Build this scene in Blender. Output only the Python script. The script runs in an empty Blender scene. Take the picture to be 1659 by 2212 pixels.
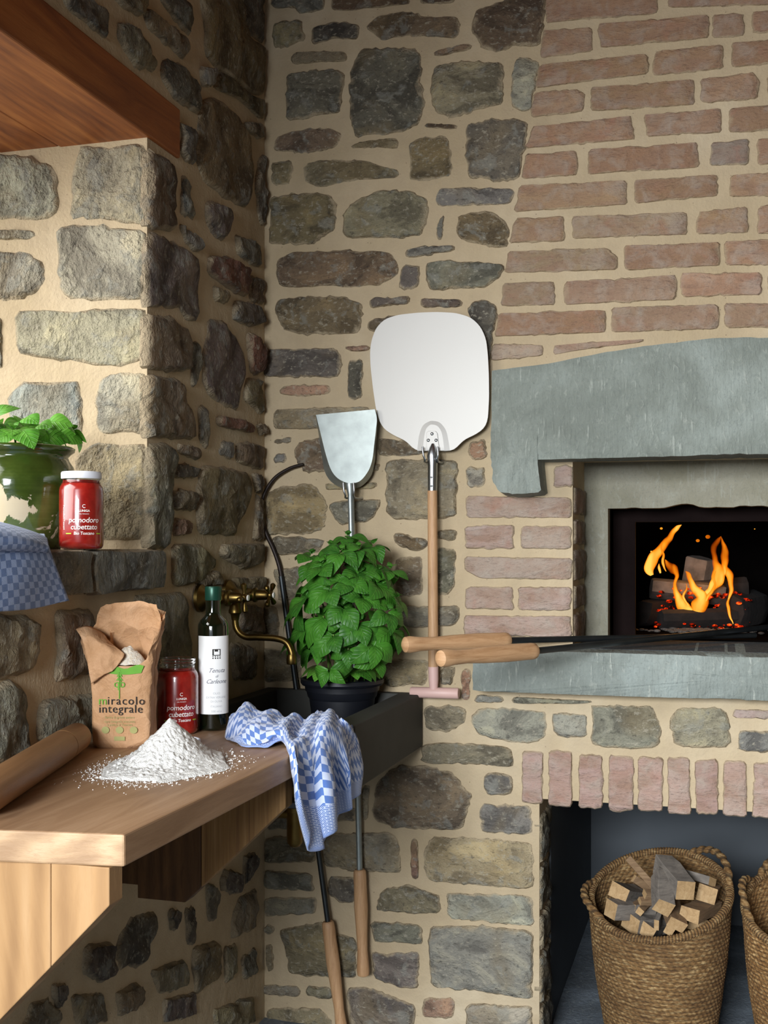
import bpy, bmesh, math, random
from math import sin, cos, pi, radians, sqrt, atan2, tan
from mathutils import Vector, Matrix, noise, Euler

random.seed(7)
SC = bpy.context.scene
COL = SC.collection
V = Vector

# ------------------------------------------------------------------ camera
W_, H_ = 1659.0, 2212.0
F_ = 2497.0; HOR = 1180.0; CX = W_/2
YAW = radians(16.3)
EYE = V((1.165, -2.855, 1.28))
cd = bpy.data.cameras.new('camera'); cam = bpy.data.objects.new('camera', cd); COL.objects.link(cam)
cam.location = EYE; cam.rotation_euler = (radians(90), 0, YAW)
cd.sensor_fit = 'AUTO'; cd.sensor_width = 36.0; cd.lens = 36.0*F_/H_
cd.shift_y = (HOR-H_/2)/H_; cd.clip_start = 0.05
SC.camera = cam

# ------------------------------------------------------------------ light
vs = SC.view_settings
vs.view_transform = 'Standard'; vs.look = 'None'; vs.gamma = 1.0; vs.use_curve_mapping = False
vs.exposure = -0.12
wd = bpy.data.worlds.new('sky'); SC.world = wd; wd.use_nodes = True
bg = wd.node_tree.nodes['Background']
bg.inputs[0].default_value = (0.84, 0.92, 1.0, 1); bg.inputs[1].default_value = 0.9

def area(name, loc, target, sx, sy, power, color, spread=180):
    l = bpy.data.lights.new(name, 'AREA'); l.shape = 'RECTANGLE'; l.size = sx; l.size_y = sy
    l.energy = power; l.color = color; l.spread = radians(spread)
    o = bpy.data.objects.new(name, l); COL.objects.link(o); o.location = loc
    o.rotation_euler = (V(target)-V(loc)).to_track_quat('-Z', 'Y').to_euler()
    return o
area('daylight_from_terrace', (0.60, -4.55, 1.70), (1.9, 0, 0.0), 1.2, 0.8, 74, (0.90, 0.95, 1.0), 82)
area('daylight_at_window', (-0.52, -1.50, 1.72), (1.6, -0.35, 0.55), 1.35, 0.80, 17.5, (1.0, 0.985, 0.95), 135)

# ------------------------------------------------------------------ pixel -> place
RGT = V((cos(YAW), sin(YAW), 0)); FWD = V((-sin(YAW), cos(YAW), 0)); UP = V((0, 0, 1))
def ray(px, py): return FWD + RGT*((px-CX)/F_) + UP*((HOR-py)/F_)
def onY(px, py, Y=0.0):
    d = ray(px, py); return EYE + d*((Y-EYE.y)/d.y)
def onX(px, py, X=0.0):
    d = ray(px, py); return EYE + d*((X-EYE.x)/d.x)
def onZ(px, py, Z=0.0):
    d = ray(px, py); return EYE + d*((Z-EYE.z)/d.z)

def lin(c):
    if isinstance(c, str):
        c = [int(c[i:i+2], 16) for i in (0, 2, 4)]
    return tuple((v/255/12.92 if v/255 <= .04045 else ((v/255+.055)/1.055)**2.4) for v in c[:3])+(1,)

# ------------------------------------------------------------------ materials
class N:
    def __init__(s, name, rough=.6, metal=0.0):
        s.m = bpy.data.materials.new(name); s.m.use_nodes = True
        s.t = s.m.node_tree; s.b = s.t.nodes['Principled BSDF']
        s.b.inputs['Roughness'].default_value = rough; s.b.inputs['Metallic'].default_value = metal
    def n(s, typ, **kw):
        x = s.t.nodes.new(typ)
        for k, v in kw.items():
            if k.startswith('_'): setattr(x, k[1:], v)
        return x
    def l(s, a, b): s.t.links.new(a, b)
    def pos(s, scale=(1, 1, 1), obj=False, rot=(0, 0, 0), uv=False):
        if uv: o = s.n('ShaderNodeTexCoord').outputs['UV']
        elif obj: o = s.n('ShaderNodeTexCoord').outputs['Object']
        else: o = s.n('ShaderNodeNewGeometry').outputs['Position']
        mp = s.n('ShaderNodeMapping'); mp.inputs['Scale'].default_value = scale; mp.inputs['Rotation'].default_value = rot
        s.l(o, mp.inputs['Vector']); return mp.outputs[0]
    def noise(s, vec, scale, detail=4, rough=.55, dist=0):
        x = s.n('ShaderNodeTexNoise'); x.inputs['Scale'].default_value = scale; x.inputs['Detail'].default_value = detail
        x.inputs['Roughness'].default_value = rough; x.inputs['Distortion'].default_value = dist
        s.l(vec, x.inputs['Vector']); return x.outputs['Fac']
    def ramp(s, fac, stops, interp='LINEAR'):
        r = s.n('ShaderNodeValToRGB'); cr = r.color_ramp; cr.interpolation = interp
        while len(cr.elements) < len(stops): cr.elements.new(0.5)
        for e, (p, c) in zip(cr.elements, stops):
            e.position = p; e.color = lin(c) if not isinstance(c, float) else (c, c, c, 1)
        s.l(fac, r.inputs[0]); return r.outputs[0]
    def mix(s, fac, a, b, mode='MIX'):
        x = s.n('ShaderNodeMix'); x.data_type = 'RGBA'; x.blend_type = mode
        for v, i in ((fac, 0), (a, 6), (b, 7)):
            if hasattr(v, 'links') or hasattr(v, 'is_linked'): s.l(v, x.inputs[i])
            elif i == 0: x.inputs[0].default_value = v
            else: x.inputs[i].default_value = lin(v) if not (isinstance(v, tuple) and len(v) == 4) else v
        return x.outputs[2]
    def math(s, op, a, b=0.0, c=None):
        x = s.n('ShaderNodeMath'); x.operation = op
        for i, v in enumerate((a, b) if c is None else (a, b, c)):
            if hasattr(v, 'is_linked'): s.l(v, x.inputs[i])
            else: x.inputs[i].default_value = v
        return x.outputs[0]
    def bump(s, h, dist=.003, strength=1.0):
        x = s.n('ShaderNodeBump'); x.inputs['Distance'].default_value = dist; x.inputs['Strength'].default_value = strength
        s.l(h, x.inputs['Height']); s.l(x.outputs[0], s.b.inputs['Normal']); return x
    def col(s, c):
        if hasattr(c, 'is_linked'): s.l(c, s.b.inputs['Base Color'])
        else: s.b.inputs['Base Color'].default_value = lin(c)
        return s
    def rgh(s, r):
        if hasattr(r, 'is_linked'): s.l(r, s.b.inputs['Roughness'])
        return s
    def attr(s, name):
        a = s.n('ShaderNodeAttribute'); a.attribute_name = name; return a.outputs['Fac']

MORTAR = 'cbb48c'
def mat_mortar():
    s = N('lime_mortar', .95); p = s.pos()
    a = s.noise(p, 3.2, 5); b = s.noise(p, 26, 4); c = s.noise(p, 160, 3)
    k = s.ramp(a, [(.3, 'ad9a7a'), (.55, 'bca98a'), (.75, 'c9b99d')])
    k = s.mix(s.ramp(b, [(.35, .25), (.62, 0.0)]), k, 'a5937a')
    vv = s.n('ShaderNodeTexVoronoi'); vv.inputs['Scale'].default_value = 38; s.l(p, vv.inputs['Vector'])
    k = s.mix(s.ramp(vv.outputs['Distance'], [(.03, .6), (.07, 0.0)]), k, '5c4a38')
    s.col(k)
    h = s.math('ADD', s.math('MULTIPLY', b, .8), s.math('MULTIPLY', c, .35)); h = s.math('ADD', h, s.math('MULTIPLY', a, 1.5))
    s.bump(h, .006, .8); return s.m
def mat_stone(name, rel=1.0, streak=(1, 1, 1.6), brick=False):
    s = N(name, .9); p = s.pos(); ps = s.pos(streak)
    oi = s.n('ShaderNodeObjectInfo'); base = oi.outputs['Color']
    a = s.noise(ps, 7, 6, .62, .7); b = s.noise(p, 22, 6, .6, .4); c = s.noise(ps, 75, 5, .65); d = s.noise(p, 220, 2)
    if brick:
        k = s.mix(s.ramp(a, [(.36, .75), (.6, 0.0)]), base, '957661')
        k = s.mix(s.ramp(s.noise(p, 13, 4, .6, 1.0), [(.55, 0.0), (.74, .4)]), k, 'ab7763')
        k = s.mix(s.ramp(b, [(.46, 0.0), (.70, .6)]), k, 'aea294')
        k = s.mix(s.ramp(c, [(.32, .35), (.46, 0.0)]), k, '5d4a43')
    else:
        dark = s.mix(1.0, base, (.42, .41, .42, 1), 'MULTIPLY')
        lite = s.mix(1.0, base, (1.55, 1.5, 1.36, 1), 'MULTIPLY')
        k = s.mix(s.ramp(a, [(.42, .8), (.49, .1)]), base, dark)
        k = s.mix(s.ramp(a, [(.54, 0.0), (.62, .65)]), k, lite)
        k = s.mix(s.ramp(s.noise(p, 5.5, 3, .5, .5), [(.54, 0.0), (.66, .45)]), k, '7d6a48')
        k = s.mix(s.ramp(b, [(.55, 0.0), (.62, .5)]), k, '8f8e84')
        k = s.mix(s.ramp(c, [(.57, 0.0), (.64, .5)]), k, 'b4ac98')
        k = s.mix(s.ramp(c, [(.30, .6), (.42, 0.0)]), k, '38332c')
    e = s.attr('edge')
    sm = s.math('ADD', e, s.math('MULTIPLY', s.math('SUBTRACT', b, .5), 1.1 if brick else 1.5))
    k = s.mix(s.ramp(sm, [(.10, .75 if brick else .8), (.42, 0.0)]), k, 'b2a184')
    s.col(k)
    h = s.math('ADD', s.math('MULTIPLY', a, 2.2), s.math('MULTIPLY', b, 1.1)); h = s.math('ADD', h, s.math('MULTIPLY', c, .5)); h = s.math('ADD', h, s.math('MULTIPLY', d, .12))
    s.bump(h, .013*rel, 1.0); return s.m
def mat_slab(name, c1, c2, c3, scr=1.0):
    s = N(name, .85); p = s.pos()
    a = s.noise(p, 5, 6, .6, .4); b = s.noise(s.pos((1.6, 1, .8), rot=(0, .5, 0)), 45, 4, .7, .8); c = s.noise(s.pos((70, 30, 9), rot=(0, .35, 0)), 1.4, 3, .5, .3); d = s.noise(p, 160, 3)
    k = s.ramp(a, [(.3, c1), (.5, c2), (.7, c3)])
    k = s.mix(s.ramp(b, [(.56, 0.0), (.72, .35)]), k, 'b3b6ab')
    k = s.mix(s.ramp(c, [(.64, 0.0), (.70, .4*scr)]), k, 'b4b8ae')
    k = s.mix(s.ramp(s.noise(p, 2.1, 3), [(.56, 0.0), (.72, .4)]), k, '6f6d5e')
    k = s.mix(s.ramp(d, [(.3, .3), (.45, 0.0)]), k, '5a6160')
    s.col(k); h = s.math('ADD', s.math('MULTIPLY', b, 1.0), s.math('MULTIPLY', c, .9*scr)); h = s.math('ADD', h, s.math('MULTIPLY', d, .25))
    s.bump(h, .005, .7); return s.m
def mat_wood(name, c1, c2, c3, scale=(12, 1.2, 12), rough=.55, knots=0, ring=0.0, fine=1.0):
    s = N(name, rough); p = s.pos(scale, obj=True)
    a = s.noise(p, 1.6, 6, .6, 1.2); b = s.noise(s.pos(tuple(v*6 for v in scale), obj=True), 1.5, 4, .7, .3)
    wv = s.n('ShaderNodeTexWave'); wv.inputs['Scale'].default_value = .9; wv.inputs['Distortion'].default_value = 9; wv.inputs['Detail'].default_value = 3; wv.inputs['Detail Scale'].default_value = .7
    s.l(p, wv.inputs['Vector'])
    f = s.math('ADD', s.math('MULTIPLY', a, 1.0-ring*.5), s.math('MULTIPLY', s.math('SUBTRACT', wv.outputs['Fac'], .5), ring))
    k = s.ramp(f, [(.25, c1), (.5, c2), (.8, c3)])
    k = s.mix(s.ramp(b, [(.3, .55*fine), (.5, 0.0)]), k, c1)
    if knots:
        vv = s.n('ShaderNodeTexVoronoi'); vv.inputs['Scale'].default_value = 4.2; s.l(s.pos((1, 1, .8), obj=True), vv.inputs['Vector'])
        dd = s.math('ADD', vv.outputs['Distance'], s.math('MULTIPLY', a, .12))
        k = s.mix(s.ramp(dd, [(.15, .85), (.27, 0.0)]), k, '5f3d22')
    s.col(k); s.bump(s.math('ADD', b, s.math('MULTIPLY', a, .6)), .0012, .5); return s.m
def mat_plain(name, c, rough=.6, metal=0.0, var=.12, sc=20, bmp=.0006, spec=None):
    s = N(name, rough, metal); p = s.pos(obj=True); a = s.noise(p, sc, 4)
    cl = lin(c); k = s.mix(s.ramp(a, [(.3, 1.0), (.7, 0.0)]), (*cl[:3], 1), tuple(v*(1-var) for v in cl[:3])+(1,))
    s.col(k)
    if bmp: s.bump(a, bmp, .5)
    return s.m
def mat_check(name, c1, c2, cell=.0125):
    s = N(name, .9)
    p = s.pos(uv=True); sx = s.n('ShaderNodeSeparateXYZ'); s.l(p, sx.inputs[0])
    ck = s.n('ShaderNodeTexChecker'); ck.inputs['Scale'].default_value = 1/cell; s.l(s.pos(uv=True), ck.inputs['Vector'])
    ck.inputs['Color1'].default_value = lin(c1); ck.inputs['Color2'].default_value = lin(c2)
    fine = s.n('ShaderNodeTexBrick'); fine.inputs['Scale'].default_value = 1.0
    fine.inputs['Brick Width'].default_value = .011; fine.inputs['Row Height'].default_value = .0035; fine.inputs['Mortar Size'].default_value = .0008
    fine.inputs['Color1'].default_value = lin(c1); fine.inputs['Color2'].default_value = lin(c1); fine.inputs['Mortar'].default_value = lin(c2)
    s.l(p, fine.inputs['Vector'])
    k = s.mix(s.attr('hem'), ck.outputs['Color'], fine.outputs['Color'])
    k = s.mix(s.ramp(s.attr('hem2'), [(.4, 0.0), (.6, 1.0)]), k, '8ea6dd')
    s.col(k)
    w = s.noise(s.pos((900, 900, 900), uv=True), 1, 2)
    s.bump(s.math('ADD', w, s.math('MULTIPLY', s.noise(s.pos(obj=True), 60, 3), 2)), .0012, .6)
    s.b.inputs['Sheen Weight'].default_value = .3
    return s.m

M = {}
M['mortar'] = mat_mortar()
M['stone'] = mat_stone('rubble_stone'); M['rough'] = mat_stone('rough_stone', 1.7, (1, 1.4, .8)); M['brick'] = mat_stone('old_brick', .55, (1, 1, 3), True)
M['lintel'] = mat_slab('grey_sandstone', '666b63', '7b8179', '909790')
M['slab'] = mat_slab('tooled_sandstone', '70766f', '838a84', '969f9a', 1.5)
M['render'] = mat_slab('cement_render', '85816c', '959180', 'a6a596', .6)
M['slate'] = mat_slab('dark_slate', '33373a', '3f4447', '50575c', .2)
M['flag'] = mat_slab('riven_slate_flag', '53585c', '6b737b', '88929b', .3)
M['sinkstone'] = mat_plain('black_soapstone', '3b3a35', .75, var=.25, sc=9, bmp=.0004)
M['plaster_grey'] = mat_plain('grey_niche_plaster', '595e63', .9, var=.2, sc=3, bmp=.004)
M['soot'] = mat_plain('sooty_firebrick', '0b0807', .98, var=.4, sc=14, bmp=.004); M['soot'].node_tree.nodes['Principled BSDF'].inputs['Specular IOR Level'].default_value = .02
M['darkwall'] = mat_plain('brown_plaster', '6f604c', .95, var=.2, sc=4, bmp=.003)
M['iron_in'] = mat_plain('heat_browned_iron', '1d1413', .95, var=.4, sc=10, bmp=.002); M['iron_in'].node_tree.nodes['Principled BSDF'].inputs['Specular IOR Level'].default_value = .1
M['worktop'] = mat_wood('oak_worktop', '906c4c', 'a88462', 'bd9a78', (18, 1.6, 18), .5, fine=.5)
M['endgrain'] = mat_wood('pale_end_grain', 'a58463', 'bf9d78', 'd2b592', (5, 14, 22), .6, ring=.3)
M['bracket'] = mat_wood('fresh_oak_board', '96714a', 'b38b5e', 'c49f74', (7, 7, 1.5), .6, knots=1, ring=.25, fine=.4)
M['bracket2'] = mat_wood('ribbed_oak_board', '6f4c2c', '97703f', 'b58e5c', (40, 40, 1.2), .6)
M['lintelwood'] = mat_wood('chestnut_lintel', '6b3414', '9a5725', 'be783a', (13, 1.3, 13), .5, ring=.1, fine=.5)
M['darkoak'] = mat_wood('dark_oak_board', '4a3018', '6b4927', '855f38', (14, 14, 2), .6, ring=.2)
M['pin'] = mat_wood('beech_pin', '7a5736', '9b7149', 'ab8159', (9, 9, 1.2), .5, fine=.4)
M['beech'] = mat_wood('beech_handle', 'a2774f', 'c0966d', 'd0a77d', (60, 60, 5), .5, fine=.8)
M['beechH'] = mat_wood('beech_handle_lengthwise', 'a2774f', 'c0966d', 'd0a77d', (5, 5, 60), .5, fine=.8)
M['pink'] = mat_plain('pink_paint', 'd6b0a6', .5, var=.05)
M['alu'] = mat_plain('brushed_aluminium', 'ccc9c3', .5, .15, var=.02, sc=6, bmp=.0001)
M['steel'] = mat_plain('bright_steel', 'b9bdc0', .28, 1.0, var=.1)
M['zinc'] = mat_plain('galvanised_steel', 'a5adab', .42, .75, var=.25, sc=30, bmp=.0002)
M['iron'] = mat_plain('dark_iron', '45494b', .45, .85, var=.3)
M['wroughtiron'] = mat_plain('wrought_iron', '352c28', .5, .6, var=.3, sc=60, bmp=.001)
M['brass'] = mat_plain('aged_brass', '80693a', .38, 1.0, var=.35, sc=25)
M['porcelain'] = mat_plain('porcelain_button', 'e8e4da', .25)
M['blackplastic'] = mat_plain('black_plastic', '14161d', .45, var=.1)
M['soil'] = mat_plain('potting_soil', '2a1e15', .95, var=.5, sc=60, bmp=.004)
M['flour'] = None
M['check'] = mat_check('blue_checked_cotton', '5b7fc4', 'd3ddf6', .0145)
M['check2'] = mat_check('blue_grey_checked_cotton', '5a74a2', '93a6cb', .0118)
M['rubber'] = mat_plain('grey_rubber', '6a6f78', .6)

def mat_flour(name, c='efebe2'):
    s = N(name, .95); p = s.pos(); a = s.noise(p, 260, 4, .7); b = s.noise(p, 60, 4)
    s.col(s.ramp(a, [(.3, 'ece8de'), (.6, c)])); s.bump(s.math('ADD', a, s.math('MULTIPLY', b, 2)), .004, .8); return s.m
M['flour'] = mat_flour('white_flour', 'fbfaf6'); M['wholeflour'] = mat_flour('wholemeal_flour', 'f0dfc4')
def mat_leaf(name, c1, c2, c3):
    s = N(name, .42); p = s.pos(uv=True); sx = s.n('ShaderNodeSeparateXYZ'); s.l(p, sx.inputs[0])
    u = sx.outputs[0]; v = s.math('ABSOLUTE', s.math('SUBTRACT', sx.outputs[1], .5))
    ph = s.math('SUBTRACT', s.math('MULTIPLY', u, 6.0), s.math('MULTIPLY', v, 5.0))
    fr = s.math('ABSOLUTE', s.math('SUBTRACT', s.math('FRACT', ph), .5))
    vein = s.ramp(fr, [(.0, 1.0), (.09, 0.0)]); mid = s.ramp(v, [(.0, 1.0), (.03, 0.0)])
    vv = s.math('MAXIMUM', s.math('MULTIPLY', vein, .45), mid)
    oi = s.n('ShaderNodeObjectInfo')
    a = s.noise(s.pos(obj=True), 3, 3)
    k = s.mix(oi.outputs['Random'], c1, c2); k = s.mix(s.ramp(a, [(.35, 0.0), (.75, .5)]), k, c3)
    k = s.mix(s.math('MULTIPLY', vv, .13), k, '86b050')
    s.col(k); s.bump(s.math('SUBTRACT', s.ramp(fr, [(0.0, 0.0), (.2, 1.0)]), s.math('MULTIPLY', mid, .6)), .0018, .5)
    s.b.inputs['Specular IOR Level'].default_value = .35
    tr = s.n('ShaderNodeBsdfTranslucent'); s.l(k, tr.inputs['Color']); mx = s.n('ShaderNodeMixShader'); mx.inputs[0].default_value = .22
    out = s.t.nodes['Material Output']; s.l(s.b.outputs[0], mx.inputs[1]); s.l(tr.outputs[0], mx.inputs[2]); s.l(mx.outputs[0], out.inputs[0])
    return s.m
M['leaf'] = mat_leaf('basil_leaf', '2f6422', '4a8a2a', '5fa038')
M['leaf2'] = mat_leaf('light_basil_leaf', '4d8f2b', '6cae3c', '86bf52')
M['stem'] = mat_plain('green_stem', '6b8f3c', .5)
def mat_glass(name, c, rough=.03):
    s = N(name, rough); s.b.inputs['Base Color'].default_value = lin(c); s.b.inputs['Transmission Weight'].default_value = 1.0; s.b.inputs['IOR'].default_value = 1.45; return s.m
M['glass'] = mat_glass('clear_glass', 'ffffff')
M['bottle'] = mat_plain('dark_green_bottle_glass', '0d1208', .06, var=.1, bmp=0); M['bottle'].node_tree.nodes['Principled BSDF'].inputs['Coat Weight'].default_value = 1.0
s = N('tomato_pulp', .25); s.col(s.ramp(s.noise(s.pos(obj=True), 45, 4), [(.3, '7d120e'), (.55, '931b15'), (.8, 'ab3022')])); s.b.inputs['Coat Weight'].default_value = 1.0; s.b.inputs['Coat Roughness'].default_value = .04; M['tomato'] = s.m
M['white'] = mat_plain('white_lacquer', 'e4e6ec', .35, var=.03, bmp=0)
M['paperlabel'] = mat_plain('white_paper', 'f2f1ee', .7, var=.03, sc=8)
M['cap'] = mat_plain('green_foil_cap', '1d4a3a', .35, .4, var=.2)
M['ink'] = mat_plain('black_ink', '2a2622', .8, bmp=0); M['greenink'] = mat_plain('green_ink', '6fae3a', .8, bmp=0, var=.2); M['faintink'] = mat_plain('faint_green_ink', 'a9a468', .8, bmp=0)
M['greyink'] = mat_plain('grey_ink', '6d6d78', .8, bmp=0); M['paleink'] = mat_plain('pale_ink', 'c4c4c6', .8, bmp=0)
M['whiteink'] = mat_plain('white_print', 'f6efe8', .6, bmp=0, var=.02); M['limeink'] = mat_plain('lime_print', 'a8b82a', .6, bmp=0)
def mat_kraft():
    s = N('kraft_paper', .75); p = s.pos(obj=True); a = s.noise(p, 14, 5, .6, .6); b = s.noise(p, 400, 2)
    vv = s.n('ShaderNodeTexVoronoi'); vv.inputs['Scale'].default_value = 21; vv.feature = 'F1'; s.l(s.pos(obj=True, rot=(.3, .7, .2)), vv.inputs['Vector'])
    k = s.ramp(a, [(.3, 'b98a5e'), (.6, 'cda077'), (.8, 'd8b18c')]); k = s.mix(s.ramp(b, [(.4, .12), (.6, 0.0)]), k, '8d6238')
    s.col(k); s.bump(s.math('ADD', a, s.math('MULTIPLY', vv.outputs['Distance'], 1.3)), .012, .85); return s.m
M['kraft'] = mat_kraft()
def mat_glaze():
    s = N('green_glaze', .16); p = s.pos(obj=True); sx = s.n('ShaderNodeSeparateXYZ'); s.l(p, sx.inputs[0])
    a = s.noise(p, 9, 5); b = s.noise(p, 15, 5, .6, .6)
    k = s.ramp(s.math('ADD', a, s.math('MULTIPLY', s.noise(s.pos((2, 2, 60), obj=True), 1, 3), .35)), [(.4, '1f2d0e'), (.65, '3a4a1a'), (.85, '5f6e36')])
    band = s.ramp(sx.outputs[2], [(.03, .0), (.075, 1.0), (.10, .8), (.135, 0.0)])
    msk = s.ramp(s.math('ADD', b, s.math('MULTIPLY', band, .22)), [(.665, 0.0), (.685, 1.0)])
    k = s.mix(msk, k, 'cfc0a0'); s.col(k); s.rgh(s.ramp(msk, [(0, .14), (1, .85)]))
    s.b.inputs['Coat Weight'].default_value = .6
    s.bump(s.math('SUBTRACT', s.noise(s.pos((3, 3, 120), obj=True), 1, 3), s.math('MULTIPLY', msk, .8)), .0015, .5); return s.m
M['glaze'] = mat_glaze()
def mat_weave():
    s = N('seagrass', .85); p = s.pos(obj=True); a = s.noise(s.pos((60, 60, 240), obj=True), 1, 4, .6); b = s.noise(p, 9, 4)
    k = s.ramp(a, [(.3, '4e3517'), (.5, '7d5c33'), (.72, 'b59a6c')]); k = s.mix(s.ramp(b, [(.35, .5), (.6, 0.0)]), k, '4c3012')
    k = s.mix(1.0, k, s.n('ShaderNodeObjectInfo').outputs['Color'], 'MULTIPLY')
    c = s.attr('groove'); k = s.mix(s.ramp(c, [(.0, .85), (.55, 0.0)]), k, '24180a')
    s.col(k); s.bump(a, .004, .7); return s.m
M['weave'] = mat_weave()
M['logend'] = mat_wood('split_end_grain', '8c6f4a', 'ac8c62', 'c2a57c', (30, 30, 30), .8)
M['logside'] = mat_wood('weathered_split_side', '5a534d', '7d756c', '948a7e', (8, 8, 60), .85)
M['logbrown'] = mat_wood('brown_split_side', '5c4630', '7c6246', '9a8060', (8, 8, 60), .85)
M['char'] = mat_plain('charred_wood', '2b221d', .95, var=.6, sc=30, bmp=.006)
M['ashgrey'] = mat_plain('ashen_wood', '6a6058', .95, var=.5, sc=30, bmp=.006)
def mat_emit(name, stops, strength, sc=22, attr=None, alpha=1.0):
    s = N(name); e = s.n('ShaderNodeEmission'); e.inputs['Strength'].default_value = strength
    f = s.attr(attr) if attr else s.noise(s.pos(), sc, 3)
    if attr: f = s.math('ADD', f, s.math('MULTIPLY', s.math('SUBTRACT', s.noise(s.pos((1, 1, .35)), 17, 2, .5, .6), .5), 1.7))
    s.l(s.ramp(f, stops), e.inputs['Color'])
    out = s.t.nodes['Material Output']
    tr = s.n('ShaderNodeBsdfTransparent'); mx = s.n('ShaderNodeMixShader'); s.l(tr.outputs[0], mx.inputs[1]); s.l(e.outputs[0], mx.inputs[2])
    if attr: s.l(s.ramp(f, [(.02, .0), (.35, .3), (.8, alpha)]), mx.inputs[0])
    else: mx.inputs[0].default_value = 1
    s.l(mx.outputs[0], out.inputs[0]); return s.m
M['flame'] = mat_emit('flame', [(.1, '8a2c02'), (.38, 'd95f06'), (.7, 'ff9418'), (1.05 if 0 else 1.0, 'ffcf5a')], 1.25, attr='core', alpha=.92)
M['ember'] = mat_emit('glowing_ember', [(.42, '1a0502'), (.56, 'c22408'), (.66, 'ff6a20')], 1.6, 60)

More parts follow.
